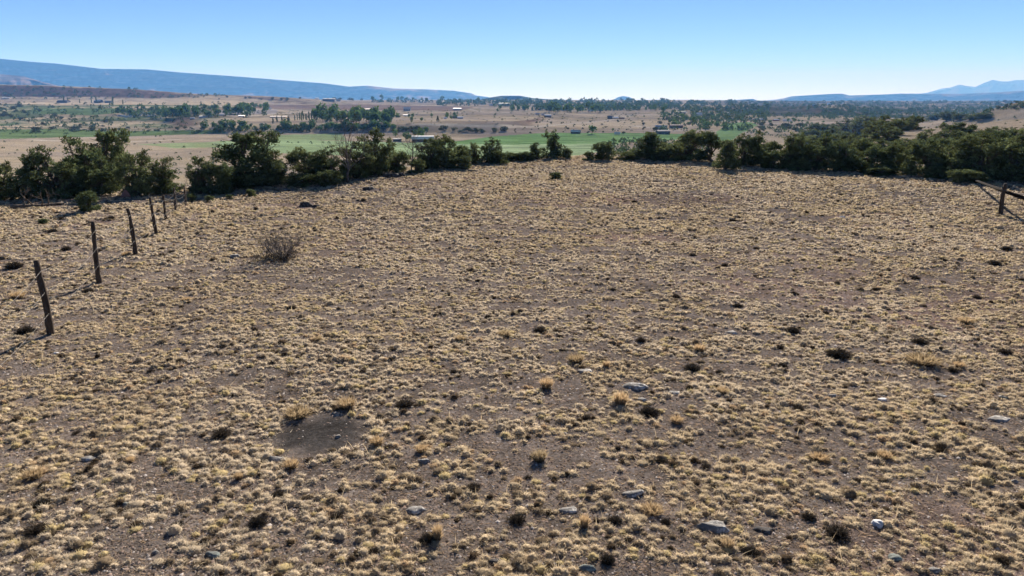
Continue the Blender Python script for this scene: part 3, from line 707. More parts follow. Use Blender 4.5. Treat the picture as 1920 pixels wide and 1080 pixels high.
# ------------------------------------------------------------------ junipers
def wiggle(rng, a, b, n=7, amp=.1):
    t = np.linspace(0, 1, n)[:, None]; a = np.array(a, float); b = np.array(b, float); L = np.linalg.norm(b - a)
    o = rng.normal(0, amp * L, (n, 3)); o[0] = 0; o[-1] = 0
    return a + (b - a) * t + np.cumsum(o, 0) * .4 * np.sin(np.pi * t)
def juniper(seed, style):
    """returns (trunk mesh, crown mesh) about 1 high and 1 wide"""
    rng = np.random.default_rng(seed); lobes = []
    if style == 'dome':
        for k in range(20):
            a = k * 2.4 + rng.uniform(-.5, .5); zz = rng.uniform(.18, .92); rr = .36 * math.sqrt(max(0, 1 - ((zz - .42) / .56) ** 2)) * rng.uniform(.75, 1.12)
            lobes.append((rr * math.cos(a), rr * math.sin(a), zz, rng.uniform(.09, .15), rng.uniform(.08, .13)))
        lobes.append((0, 0, .42, .2, .24))
    elif style == 'open':
        for k in range(12):
            a = rng.uniform(0, 6.28); zz = rng.uniform(.38, .88); rr = rng.uniform(.12, .40) * (1.15 - .55 * abs(zz - .55) * 2)
            lobes.append((rr * math.cos(a), rr * math.sin(a), zz, rng.uniform(.10, .17), rng.uniform(.07, .12)))
        for k in range(4):
            a = rng.uniform(0, 6.28); lobes.append((.28 * math.cos(a), .28 * math.sin(a), rng.uniform(.12, .3), .13, .1))
    elif style == 'cone':
        for k in range(14):
            zz = .12 + .8 * k / 13; rr = .34 * (1.02 - zz) * rng.uniform(.5, 1.1); a = k * 2.4 + rng.uniform(-.4, .4)
            lobes.append((rr * math.cos(a), rr * math.sin(a), zz, .09 + .15 * (1 - zz), .09 + .05 * (1 - zz)))
    elif style == 'lobed':
        tops = [(rng.uniform(-.3, .3), rng.uniform(-.25, .25), rng.uniform(.62, .9)) for _ in range(3)]; tops[0] = (rng.uniform(-.12, .12), 0, .88)
        for (tx, ty, tt) in tops:
            for k in range(5):
                zz = tt * (.25 + .18 * k); lobes.append((tx + rng.normal(0, .10), ty + rng.normal(0, .10), zz, rng.uniform(.10, .16) * (1.12 - .1 * k), rng.uniform(.09, .14)))
    else:
        for k in range(9):
            a = rng.uniform(0, 6.28); rr = rng.uniform(.05, .3); lobes.append((rr * math.cos(a), rr * math.sin(a), rng.uniform(.25, .75), rng.uniform(.17, .24), rng.uniform(.16, .24)))
    if style in ('dome', 'lobed', 'bush'):
        for k in range(6):
            a = k * 1.05 + rng.uniform(-.3, .3); rr = rng.uniform(.16, .30); lobes.append((rr * math.cos(a), rr * math.sin(a), rng.uniform(.08, .16), rng.uniform(.10, .15), .09))
    tk = MB(); n_stem = 1 if style in ('cone', 'open') else 3
    for s in range(n_stem):
        a = rng.uniform(0, 6.28); top = (rng.uniform(-.1, .1), rng.uniform(-.1, .1), .6)
        tk.tube(wiggle(rng, (.05 * math.cos(a), .05 * math.sin(a), -.04), top, 8, .10), np.linspace(.045, .014, 8) * (1.2 if n_stem == 1 else .8), 7)
    for (lx, ly, lz, lr, lh) in lobes:
        z0 = max(.05, lz * rng.uniform(.25, .6)); P = wiggle(rng, (lx * .08, ly * .08, z0), (lx, ly, lz), 6, .10)
        tk.tube(P, np.linspace(.017, .005, 6), 5)
        for k in range(4):
            e = np.array((lx, ly, lz)) + rng.normal(0, 1, 3) * np.array((lr, lr, lh)) * .65
            tk.tube(wiggle(rng, P[3 + k % 3], e, 4, .12), np.linspace(.006, .002, 4), 4)
    cr = MB()
    dens = {'open': 46, 'dome': 50, 'cone': 46, 'lobed': 46, 'bush': 50}[style]
    for (lx, ly, lz, lr, lh) in lobes:
        nc = max(8, int(dens * (lr / .16) ** 1.6 * .5))
        g = rng.normal(size=(nc, 3)); g /= np.linalg.norm(g, axis=1)[:, None]
        g *= rng.uniform(.55, 1.05, nc)[:, None] * rng.choice([1, 1.22], nc, p=[.8, .2])[:, None]
        cc = np.array((lx, ly, lz)) + g * np.array((lr, lr, lh)); cc[:, 2] = np.maximum(cc[:, 2], .03)
        nl = 26; ii = np.repeat(np.arange(nc), nl); q = len(ii)
        off = rng.normal(0, 1, (q, 3)) * np.array((.026, .026, .022)); p = cc[ii] + off
        d = g[ii] * .6 + np.array((0, 0, .5)) + rng.normal(0, .6, (q, 3)); d /= np.linalg.norm(d, axis=1)[:, None]
        tone = (rng.uniform(.5, 1.65, nc)[ii] * rng.uniform(.75, 1.25, q))[:, None]
        colr = np.array([.085, .105, .048]) * tone
        V, Q, T, C = blades(rng, p, d, rng.uniform(.028, .055, q), rng.uniform(.012, .022, q), np.zeros(q), colr, colr * 1.1, 2)
        cr.add(V, T, Q, C)
    P = np.vstack(cr.V); k = .5 / np.percentile(np.abs(P[:, :2]), 98.5); kz = 1 / np.percentile(P[:, 2], 99.7)
    for b in (tk, cr): b.V = [v * np.array((k, k, kz)) for v in b.V]
    return tk.mesh('trunk', True), cr.mesh('crown')
STY = {'d': 'dome', 'o': 'open', 'c': 'cone', 'l': 'lobed', 'b': 'bush'}
TREE = {}
for k, (s, nvar) in {'d': (11, 3), 'o': (31, 3), 'c': (51, 2), 'l': (71, 4), 'b': (91, 3)}.items():
    TREE[k] = [juniper(s + 3 * i, STY[k]) for i in range(nvar)]
G_J = 'junipers along the edge of the field'; G_K = 'junipers on the knoll beyond the right tree line'
def put_tree(i, px, py, top, w, sty, lab, group, back=.6, ymin=0):
    rng = np.random.default_rng(900 + i); x, y, z = hit(px, py, ymin)
    wm = w / ppm(x, y); b = min(back * wm, 3.0); x *= (y + b) / y; y += b
    z = tz(x, y); s = 1 / ppm(x, y)
    ptop = CAMZ + y * (-sp + (540 - top) / F * cp) / (cp + (540 - top) / F * sp)
    hm = max(ptop - z - (5 * s if px > 1480 else 2.5 * s), .5); wm = w * s * 1.1
    tm, cm = TREE[sty][i % len(TREE[sty])]
    e = empty('juniper_tree', (x, y, z), rng.uniform(0, 6.3), (wm, wm, hm * 1.02))
    tag(e, lab, 'tree', group); obj('trunk', tm, M_bark, e); obj('crown', cm, M_juniper, e); return e
JUN = [
    (8, 378, 305, 60, 'd', 'dark juniper cut by the left edge'), (62, 376, 281, 70, 'l', 'shaggy juniper second from the left edge with a ragged peak'),
    (112, 377, 276, 95, 'd', 'broad dark juniper left of the bright green sapling'), (165, 370, 258, 90, 'l', 'tall bushy juniper behind the bright green sapling'),
    (208, 362, 243, 78, 'o', 'tallest juniper of the left group with sky gaps in its top'), (190, 372, 290, 70, 'd', 'dense juniper under the tallest one of the left group'),
    (262, 372, 284, 70, 'd', 'dark juniper left of the farthest fence posts'), (310, 367, 295, 60, 'l', 'juniper standing right behind the farthest fence posts'),
    (378, 368, 294, 50, 'l', 'olive juniper left half of a pair right of the fence end'), (412, 368, 304, 48, 'b', 'round olive juniper left of the big open crowned tree'),
    (462, 357, 247, 118, 'o', 'big open crowned juniper with visible limbs, largest of the left edge'), (470, 357, 300, 100, 'd', 'dense dark undergrowth juniper at the foot of the big open crowned tree'),
    (520, 352, 282, 62, 'l', 'juniper with one side lobe right of the big open crowned tree'), (580, 346, 276, 72, 'd', 'wide dark juniper between big open tree and bare snag'),
    (625, 345, 274, 60, 'l', 'grey green half bare juniper beside the bare snag'), (668, 338, 268, 62, 'd', 'dark juniper just right of the bare snag'),
    (704, 331, 242, 54, 'l', 'tall dark juniper with blunt top left of the second snag'), (742, 326, 270, 50, 'd', 'medium juniper against the pale green field left of the second snag'),
    (806, 320, 262, 46, 'd', 'left half of the dense juniper clump below the long barn'), (834, 318, 253, 60, 'd', 'dense round topped juniper right below the long barn'),
    (862, 313, 272, 34, 'b', 'small round juniper touching the dense round topped one'), (892, 309, 266, 40, 'l', 'ragged juniper with thin left top before the hay field'),
    (922, 307, 257, 40, 'l', 'ragged juniper with a spiky right top before the hay field'), (958, 303, 284, 36, 'b', 'low bushy juniper left of the tall narrow central one'),
    (1006, 300, 266, 28, 'l', 'short left shoulder tree of the tall narrow central juniper'), (1036, 299, 244, 52, 'l', 'tall narrow juniper standing alone in the centre of the crest'),
    (1062, 299, 276, 17, 'b', 'tiny round juniper right of the tall central one'), (1102, 302, 282, 20, 'b', 'tiny dark juniper left of the round grey green bush'),
    (1130, 302, 264, 40, 'b', 'round grey green juniper with bare twigs right of centre'), (1217, 302, 247, 56, 'c', 'cone shaped airy juniper right of centre'),
    (1252, 304, 272, 40, 'b', 'low juniper between the cone shaped one and the dense dome'), (1290, 304, 243, 82, 'd', 'dense dome shaped juniper, darkest on the crest'),
    (1332, 307, 246, 50, 'o', 'pale airy juniper right of the dense dome'), (1361, 321, 262, 42, 'c', 'olive juniper standing forward of the tree line'),
    (1392, 314, 250, 46, 'd', 'dark juniper right behind the forward olive one'), (1428, 315, 246, 56, 'd', 'broad dark juniper second right of the forward olive one'),
    (1448, 319, 280, 42, 'b', 'short lighter juniper in front of the right tree line'), (1480, 320, 248, 60, 'l', 'dark juniper at the start of the right hand thicket'),
    (1532, 323, 246, 72, 'd', 'wide dark juniper in the right thicket with pointed top'), (1578, 325, 262, 54, 'l', 'ragged juniper left of the gap in the right thicket'),
    (1622, 327, 270, 66, 'd', 'grey green juniper low in the right thicket'), (1662, 329, 262, 60, 'l', 'tall ragged juniper in the middle of the right thicket'),
    (1705, 332, 296, 32, 'c', 'small yellow green juniper at the front of the right thicket'), (1738, 333, 258, 72, 'd', 'blue grey juniper right of the small yellow green one'),
    (1790, 337, 262, 70, 'l', 'dark juniper left of the leaning rail'), (1842, 342, 250, 96, 'd', 'broad green juniper behind the leaning rail'),
    (1898, 347, 244, 90, 'l', 'olive juniper behind the right fence post'), (1955, 352, 240, 90, 'd', 'juniper cut by the right edge')]
TH = [(1415, 312, 252, 60, 'd'), (1505, 318, 254, 64, 'l'), (1555, 318, 250, 66, 'd'), (1600, 318, 256, 64, 'd'), (1640, 318, 258, 64, 'l'), (1685, 322, 262, 66, 'd'), (1720, 322, 254, 60, 'l'), (1765, 326, 254, 66, 'd'), (1815, 330, 250, 72, 'l'), (1870, 334, 244, 76, 'd'), (1925, 336, 242, 76, 'l'), (1600, 302, 254, 60, 'd'), (1650, 300, 256, 60, 'l'), (1700, 300, 256, 56, 'd'), (1745, 302, 250, 60, 'd'), (1800, 306, 242, 66, 'd'), (1850, 308, 238, 66, 'l'), (1900, 310, 238, 70, 'd'), (1540, 300, 246, 60, 'd'), (1580, 296, 244, 56, 'l')]
for i, (px, py, top, w, sty) in enumerate(TH[1:11:2] + TH[11:]): JUN.append((px, py, top, w, sty, 'dark juniper inside the right hand thicket, half hidden by its neighbours'))
for i, (px, py, top, w, sty, lab) in enumerate(JUN): put_tree(i, px, py, top, w, sty, lab, G_J)
KN = [(1515, 268, 238, 50, 'd', 'left end juniper of the far right hillside'), (1548, 262, 228, 46, 'd', 'second juniper from the left on the far hillside'), (1585, 256, 219, 48, 'l', 'dark hillside juniper below the valley horizon'),
    (1622, 250, 213, 48, 'd', 'highest juniper of the hillside clump'), (1655, 247, 212, 40, 'l', 'juniper at the upper right of the hillside clump'), (1690, 246, 216, 36, 'd', 'juniper left of the round one beside the tan slope'),
    (1711, 244, 212, 34, 'd', 'round juniper standing at the left edge of the tan slope'), (1748, 226, 209, 24, 'b', 'small juniper on the knoll skyline left of the tall one'), (1776, 226, 204, 26, 'd', 'taller round juniper on the knoll skyline'),
    (1800, 226, 208, 26, 'b', 'middle low juniper of the knoll skyline row'), (1820, 226, 210, 22, 'b', 'flat juniper of the knoll skyline row'), (1846, 225, 207, 32, 'b', 'rightmost round juniper on the knoll skyline'),
    (1562, 285, 248, 52, 'l', 'lower hillside juniper near the thicket'), (1610, 280, 246, 56, 'd', 'large juniper between thicket and hillside'), (1660, 268, 234, 46, 'd', 'hillside juniper beside the small gap of tan grass'), (1530, 262, 226, 44, 'd', 'hillside juniper in the lower left of the clump'), (1600, 262, 222, 48, 'l', 'hillside juniper in the middle of the clump'), (1640, 258, 220, 46, 'd', 'hillside juniper right of the middle of the clump'), (1675, 254, 220, 40, 'd', 'hillside juniper just left of the tan grass gap'), (1568, 272, 234, 50, 'd', 'hillside juniper below the middle of the clump'), (1500, 276, 246, 44, 'l', 'hillside juniper at the foot of the clump'),
    (1765, 290, 240, 66, 'd', 'tree behind the thicket below the tan slope'), (1800, 282, 226, 60, 'o', 'tall airy juniper rising over the thicket on the right'), (1735, 282, 238, 46, 'l', 'olive juniper below the tan slope'),
    (1860, 290, 234, 70, 'd', 'large light green juniper behind the right thicket'), (1905, 292, 236, 66, 'l', 'juniper behind the thicket near the right edge'), (1690, 290, 258, 60, 'd', 'dark juniper below the gap of tan slope')]
for i, (px, py, top, w, sty, lab) in enumerate(KN):
    if w: put_tree(100 + i, px, py, top, w, sty, lab, G_K, ymin=52)

# small green sapling, edge brush
def put_bush(name, px, py, w, h, lab, group, mat, var, cat='shrub', back=.3):
    x, y, z = hit(px, py); s = 1 / ppm(x, y); y += w * s * back; z = tz(x, y)
    e = empty(name, (x, y, z), px * .37, (w * s * 1.1, w * s * 1.1, h * s * 1.1)); tag(e, lab, cat, group)
    tm, cm = TREE['b'][var]; obj('stem', tm, M_bark, e); obj('foliage', cm, mat, e)
M_sap = leaf_mat('sapling_leaf', .45, (1.35, 1.75, .9)); M_brush = leaf_mat('brush_leaf', .3, (1.9, 1.65, 1.7)); M_rabbit = leaf_mat('rabbitbrush_leaf', .4, (4.2, 3.6, 3.4))
put_bush('juniper_sapling', 162, 397, 38, 34, 'small bright green round sapling at the left tree line', None, M_sap, 0)
EB = [(862, 318, 34, 22, 'grey brush under the dense round topped juniper'), (935, 308, 40, 22, 'brush between the ragged junipers on the crest'), (985, 303, 34, 16, 'low brush left of the tall central juniper'),
      (1245, 303, 44, 20, 'grey brush beside the cone shaped juniper'), (1180, 301, 50, 14, 'pale brush on the crest right of centre'), (1500, 322, 40, 18, 'grey brush at the foot of the right thicket'), (1760, 336, 40, 20, 'brush at the thicket foot left of the rail'),
      (560, 352, 50, 24, 'brush under the wide dark juniper'), (612, 350, 50, 26, 'grey brush at the foot of the bare snag'), (780, 326, 30, 24, 'brush at the foot of the second snag'), (1660, 331, 60, 18, 'grey brush under the middle of the right thicket'), (1830, 345, 60, 22, 'grey twiggy brush behind the rail end')]
for i, (px, py, w, h, lab) in enumerate(EB): put_bush('brush_shrub', px, py, w, h, lab, 'grey brush along the crest', M_brush, i % 3)
RB = [(357, 378, 18, 12, 'pale rabbitbrush right of the fence end'), (392, 378, 14, 10, 'pale rabbitbrush under the olive juniper pair'), (470, 369, 16, 12, 'pale green rabbitbrush before the big open crowned tree'), (430, 374, 12, 8, 'tiny pale rabbitbrush left of the one before the big tree'),
      (1042, 337, 22, 12, 'lone green tuft on the crest in the centre'), (78, 420, 16, 8, 'pale shrub at left behind the fence')]
for i, (px, py, w, h, lab) in enumerate(RB): put_bush('rabbitbrush', px, py, w, h, lab, 'pale rabbitbrush at the field edge', M_rabbit if i != 4 else M_sap, i % 3)

# ------------------------------------------------------------------ bare wood
def dead_wood(rng, m, p, d, L, r, depth, spread=.55, up=.12):
    p = np.array(p, float); d = np.array(d, float); n = 6; pts = [p]
    for k in range(n - 1):
        d = d + rng.normal(0, .16, 3) + np.array([0, 0, up]); d /= np.linalg.norm(d); pts.append(pts[-1] + d * L / (n - 1))
    m.tube(pts, np.linspace(r, r * .5, n), 6 if depth > 1 else 4)
    if depth == 0: return
    for k in range(3 if depth > 1 else 4):
        b = pts[rng.integers(2, n)]; e = d + rng.normal(0, spread, 3); e /= np.linalg.norm(e)
        dead_wood(rng, m, b, e, L * rng.uniform(.5, .8), r * .5, depth - 1, spread, up)
def snag(px, py, top, lab, seed, sx=1.0, ymin=0):
    x, y, z = hit(px, py); y += .5; z = tz(x, y); h = (py - top) / ppm(x, y) * 1.05; rng = np.random.default_rng(seed)
    e = empty('dead_tree', (x, y, z)); tag(e, lab, 'dead tree', 'bare snags in the tree line')
    t = MB(); pts = wiggle(rng, (0, 0, -.1), (.1 * sx, 0, h * .62), 8, .06); t.tube(pts, np.linspace(.075, .03, 8) * h / 3, 8); obj('trunk', t.mesh('trunk', True), M_twig, e)
    for k in range(10):
        m = MB(); b = pts[rng.integers(3, 8)]; a = rng.uniform(0, 6.28)
        dead_wood(rng, m, b, (math.cos(a) * .8, math.sin(a) * .8, .75), h * rng.uniform(.28, .42), .022 * h / 3, 3, .5, .10); obj('branch', m.mesh('branch'), M_twig, e)
snag(648, 345, 245, 'tall grey bare snag with forked branches above the left tree line', 5); snag(770, 326, 262, 'thin bare snag left of the dense clump below the barn', 8)
snag(1008, 303, 272, 'short bare snag left of the tall central juniper', 11) if False else None
def dead_bush():
    x, y, z = hit(515, 490); y += .35; z = tz(x, y); e = empty('dead_bush', (x, y, z)); tag(e, 'bare grey twiggy bush alone in the left of the field', 'bush')
    rng = np.random.default_rng(41)
    for k in range(20):
        a = k * 2.4 + rng.uniform(-.3, .3); m = MB()
        dead_wood(rng, m, (.12 * math.cos(a) + .1, .12 * math.sin(a), -.02), (math.cos(a) * .9, math.sin(a) * .9, rng.uniform(.5, 1.5)), rng.uniform(.46, .62), .017, 3, .5, .10); obj('branch', m.mesh('branch'), M_twig, e)
    m = MB(); n = 330; th = rng.uniform(0, 6.28, n); ph = rng.uniform(.15, 1.2, n); d = np.stack([np.cos(th) * np.cos(ph), np.sin(th) * np.cos(ph), np.sin(ph)], 1)
    root = np.stack([rng.normal(-.05, .36, n), rng.normal(0, .25, n), np.zeros(n)], 1); c = np.array([.09, .077, .064]) * rng.uniform(.6, 1.4, n)[:, None]
    V, Q, T, C = blades(rng, root, d, rng.uniform(.14, .42, n), rng.uniform(.010, .02, n), rng.uniform(0, .4, n), c, c, 2); m.add(V, T, Q, C); obj('dry_base', m.mesh('dry_base'), M_shrub, e)
dead_bush()
def log(name, p0, p1, r, lab, mat=M_dead, twigs=3, seed=1):
    rng = np.random.default_rng(seed); a = np.array(hit(*p0)) + np.array([0, 0, r * .7]); b = np.array(hit(*p1)) + np.array([0, 0, r * .7])
    e = empty(name, a); tag(e, lab, 'log'); m = MB(); P = wiggle(rng, (0, 0, 0), b - a, 8, .02); m.tube(P, np.linspace(r, r * .6, 8), 8); obj('trunk', m.mesh('trunk', True), mat, e)
    for k in range(twigs):
        m = MB(); dead_wood(rng, m, P[2 + k], (rng.normal(0, .6), -.4, .8), .5, r * .3, 2, .5, .05); obj('branch', m.mesh('branch'), mat, e)
log('fallen_log', (20, 392), (120, 384), .11, 'dark fallen log in shade under the left junipers', M_bark, 4, 3)
log('fallen_branch', (322, 362), (366, 346), .035, 'thin bare branch leaning beside the farthest fence posts', M_dead, 4, 6)

# ------------------------------------------------------------------ fences
def ray_at(px, py, Y):
    dx, dy = (px - 960) / F, (540 - py) / F; fw = cp + dy * sp; return np.array((dx / fw * Y, Y, CAMZ + (-sp + dy * cp) / fw * Y))
def fence_left():
    B = [(97, 627, 68, 488, 22), (186, 531, 174, 415, 16), (254, 477, 239, 391, 14), (294, 440, 281, 370, 11), (311, 412, 306, 366, 9), (329, 396, 326, 352, 8), (347, 383, 345, 348, 7)]
    x0, y0, z0 = hit(97, 627); e = empty('wire_fence', (x0, y0, z0)); tag(e, 'barbed wire fence of leaning weathered wood posts at the left', 'fence')
    o = np.array((x0, y0, z0)); tops = []
    posts = []
    for i, (bx, by, tx, ty, w) in enumerate(B):
        x, y, z = hit(bx, by); s = 1 / ppm(x, y)
        dx = (tx - bx) * s; h = (by - ty) * s * 1.03
        dx = dx + x * 0.0
        posts.append((np.array((x, y, z)), ray_at(tx, ty, y + .03), w * s * .5))
    p0 = posts[0][0] * 2 - posts[1][0]; p0[2] = tz(p0[0], p0[1]); posts.insert(0, (p0, p0 + np.array((-.1, .05, 1.6)), .08))
    for i, (a, b, r) in enumerate(posts):
        rng = np.random.default_rng(60 + i); m = MB(); n = 12
        P = wiggle(rng, a - np.array((0, 0, .25)), b, n, .012); rr = np.linspace(r * .62, r * .42, n) * rng.uniform(.82, 1.18, n)
        m.tube(P - o, rr, 8)
        if i in (1, 3, 4):
            k = P[6]; m.tube([k - o, k - o + np.array((rng.normal(0, .02), -.08, .06))], [.02, .008], 5)
        obj('post', m.mesh('post', True), M_post, e)
    for f in (.3, .58, .86):
        m = MB(); pts = []
        for (a, b, r), (a2, b2, r2) in zip(posts[:-1], posts[1:]):
            s0 = a + (b - a) * f + np.array((r * .55, -r * .2, 0)); s1 = a2 + (b2 - a2) * f + np.array((r2 * .55, -r2 * .2, 0))
            for t in np.linspace(0, 1, 9)[:-1]: pts.append(s0 + (s1 - s0) * t - np.array((0, 0, .10 * 4 * t * (1 - t) * (.6 + f))) - o)
        pts.append(s1 - o); m.tube(pts, .0028, 4)
        P = np.array(pts)
        for k in range(0, len(P) - 1):
            for t in (.2, .5, .8):
                c = P[k] + (P[k + 1] - P[k]) * t; m.tube([c + np.array((-.015, 0, -.02)), c + np.array((.015, 0, .02))], .002, 3)
        obj('wire', m.mesh('wire'), M_wire, e)
fence_left()
def fence_right():
    x, y, z = hit(1877, 402); s = 1 / ppm(x, y); e = empty('rail_fence', (x, y, z)); tag(e, 'dark wood post with a long leaning rail at the right edge', 'fence')
    rng = np.random.default_rng(77); m = MB(); h = 60 * s * 1.03
    m.tube(wiggle(rng, (0, 0, -.25), tuple(ray_at(1886, 344, y + .03) - np.array((x, y, z))), 10, .012), np.linspace(4.4 * s, 3.0 * s, 10), 8); obj('post', m.mesh('post', True), M_post, e)
    ray = ray_at
    a = ray(1960, 385, y - 1.6); b = ray(1884, 359, y - .16); c = np.array(hit(1822, 339)) + np.array((0, 0, .10)); o = np.array((x, y, z))
    t = np.linspace(0, 1, 8)[:, None]; P = np.vstack([a + (b - a) * t[:4] * 8 / 4, b + (c - b) * t[1:]]) - o
    m = MB(); m.tube(P, np.linspace(.085, .06, len(P)), 9); obj('rail', m.mesh('rail', True), M_rail, e)
fence_right()

# ------------------------------------------------------------------ valley trees
def far_tree(seed, kind, n=230):
    rng = np.random.default_rng(seed); m = MB()
    if kind == 'broad':
        L = [(rng.uniform(-.22, .22), rng.uniform(-.22, .22), rng.uniform(.35, .8), rng.uniform(.16, .26)) for _ in range(7)]
    elif kind == 'conifer':
        L = [(0, 0, .12 + .13 * k, .40 * (1.02 - (.12 + .13 * k)) + .02) for k in range(7)]
    elif kind == 'poplar':
        L = [(rng.normal(0, .05), rng.normal(0, .05), .15 + .13 * k, .22 - .02 * abs(k - 2)) for k in range(7)]
    else:
        L = [(rng.uniform(-.28, .28), rng.uniform(-.28, .28), rng.uniform(.2, .6), rng.uniform(.2, .3)) for _ in range(6)]
    base = {'broad': (.062, .108, .036), 'conifer': (.030, .048, .026), 'poplar': (.05, .078, .03), 'shrub': (.055, .066, .036)}[kind]
    m.tube([(0, 0, -.03), (.01, 0, .3), (0, .01, .6)], [.03, .022, .01], 5, (.08, .06, .045))
    for (x, y, z, r) in L:
        k = n // len(L); g = rng.normal(size=(k, 3)); g /= np.linalg.norm(g, axis=1)[:, None]
        p = np.array((x, y, z)) + g * np.array((r, r, r * .75)) * rng.uniform(.6, 1.1, k)[:, None]; p[:, 2] = np.maximum(p[:, 2], .03)
        d = g * .5 + rng.normal(0, .6, (k, 3)); d /= np.linalg.norm(d, axis=1)[:, None]
        c = np.array(base) * rng.uniform(.6, 1.5, k)[:, None]
        V, Q, T, C = blades(rng, p, d, rng.uniform(.10, .17, k), rng.uniform(.07, .12, k), np.zeros(k), c, c, 2); m.add(V, T, Q, C)
    return m.mesh('valley_' + kind)
FT = {k: [far_tree(s + i, k) for i in range(4)] for k, s in (('broad', 11), ('conifer', 31), ('poplar', 51), ('shrub', 71))}
NAME = {'broad': 'cottonwood_tree', 'conifer': 'conifer_tree', 'poplar': 'poplar_tree', 'shrub': 'valley_shrub'}
CAT = {'broad': 'tree', 'conifer': 'tree', 'poplar': 'tree', 'shrub': 'shrub'}
for k in FT:
    for me in FT[k]: me.materials.append(M_valley)
def far_plant(rng, px, py, h, w, kind, lab, group, ymin=90):
    x, y, z = hit(px, py, ymin); s = 1 / ppm(x, y)
    o = bpy.data.objects.new(NAME[kind], FT[kind][rng.integers(4)]); COL.objects.link(o)
    o.location = (x, y, z - .1); o.rotation_euler.z = rng.uniform(0, 6.3); o.scale = (w * s, w * s, h * s * 1.05)
    return tag(o, lab, CAT[kind], group)
# clusters: px0, px1, base row at px0, at px1, row jitter, count, height range px, width/height, kind, label, group
CL = [
    (590, 735, 225, 231, 4, 42, (16, 32), .85, 'broad', 'leafy cottonwood in the big grove in the middle of the valley', 'cottonwoods of the valley grove'),
    (380, 740, 246, 243, 4, 56, (9, 20), 1.1, 'broad', 'dark leafy tree in the belt along the foot of the valley bluff', 'trees along the valley bluff'),
    (735, 800, 262, 256, 5, 9, (10, 20), 1.0, 'broad', 'bright green tree left of the long red-brown barn', 'trees beside the long barn'),
    (745, 960, 246, 248, 3, 22, (7, 13), 1.3, 'shrub', 'dark brush on the shaded bluff right of the big grove', 'brush on the valley bluff'),
    (512, 546, 230, 228, 2, 6, (9, 15), .5, 'conifer', 'small pointed conifer left of the big valley grove', 'pointed conifers left of the grove'),
    (552, 590, 226, 224, 1, 10, (9, 15), .35, 'poplar', 'thin upright poplar in the row left of the big valley grove', 'row of thin poplars'),
    (215, 300, 217, 216, 3, 16, (7, 15), .9, 'broad', 'tree in the cluster of small houses at far left', 'trees of the left hamlet'),
    (305, 350, 222, 221, 3, 14, (13, 25), .85, 'broad', 'taller tree on the right side of the left hamlet', 'taller trees of the left hamlet'),
    (350, 505, 219, 211, 4, 32, (8, 20), .9, 'broad', 'tree along the lane between hamlet and grove', 'trees along the valley lane'),
    (420, 500, 205, 203, 2, 12, (8, 13), 1.0, 'broad', 'tree of the upper row behind the valley lane', 'upper row of lane trees'),
    (105, 245, 193, 196, 3, 8, (7, 13), .4, 'poplar', 'upright tree on the tan strip below the left cliff', 'upright trees under the left cliff'),
    (0, 240, 208, 250, 14, 36, (4, 9), 1.5, 'shrub', 'low green bush on the left valley slope', 'bushes on the left valley slope'),
    (60, 420, 246, 243, 3, 22, (4, 10), 1.6, 'shrub', 'bush along the green strip at the foot of the left slope', 'bushes along the left green strip'),
    (400, 700, 185, 188, 2, 20, (3, 7), 1.3, 'shrub', 'tiny tree on the distant bench skyline left of centre', 'skyline trees of the bench'),
    (690, 905, 190, 193, 2, 26, (4, 11), .9, 'broad', 'tree among the houses on the distant bench skyline', 'trees of the bench houses'),
    (760, 860, 227, 220, 5, 12, (5, 12), .8, 'broad', 'small tree near the roofs right of the big grove', 'trees right of the grove'),
    (900, 1010, 206, 208, 4, 16, (7, 13), .9, 'broad', 'tree on the left side of the distant town', 'trees on the left of the town'),
    (1020, 1130, 211, 210, 2, 26, (10, 19), .8, 'broad', 'tall tree in the middle of the distant town', 'tall trees of the town'),
    (1130, 1250, 208, 210, 3, 20, (7, 13), .8, 'broad', 'tree on the right side of the distant town', 'trees on the right of the town'),
    (965, 1230, 241, 236, 12, 34, (2.5, 5), 1.2, 'shrub', 'lone dark bush dotting the pale plain in front of the town', 'bushes dotting the pale plain'),
    (1200, 1330, 240, 222, 8, 26, (4, 9), 1.2, 'shrub', 'dark bush on the slope right of the pale plain', 'bushes right of the pale plain'),
    (1240, 1350, 226, 232, 7, 26, (6, 13), 1.0, 'broad', 'dark tree around the farmyards right of the town', 'farmyard trees right of the town'),
    (1300, 1375, 238, 243, 3, 12, (7, 12), 1.1, 'broad', 'tree on the left bank of the small green field', 'trees left of the small green field'),
    (1420, 1560, 240, 246, 6, 26, (6, 12), 1.3, 'shrub', 'bush right of the small green field', 'bushes right of the small green field'),
    (1440, 1560, 228, 231, 4, 14, (4, 8), 1.2, 'broad', 'tree among the pale roofs below the red banks', 'trees below the red banks'),
    (1865, 1935, 200, 196, 6, 24, (4, 8), 1.1, 'shrub', 'tree on the dark hill at the far right edge', 'trees of the far right hill'),
    (1730, 1920, 240, 250, 12, 8, (3, 5), 1.6, 'shrub', 'small sagebrush on the tan slope at right', 'sagebrush on the tan slope')]
rng = np.random.default_rng(4)
for (x0, x1, b0, b1, j, n, (h0, h1), wr, kind, lab, grp) in CL:
    for k in range(n):
        f = (k + rng.uniform(0, 1)) / n if kind in ('poplar', 'conifer') else rng.uniform(0, 1); h = h0 + (h1 - h0) * rng.uniform(0, 1) ** 1.3
        far_plant(rng, x0 + (x1 - x0) * f, b0 + (b1 - b0) * f + rng.uniform(-j, j), h, h * wr * rng.uniform(.8, 1.25), kind, lab, grp)
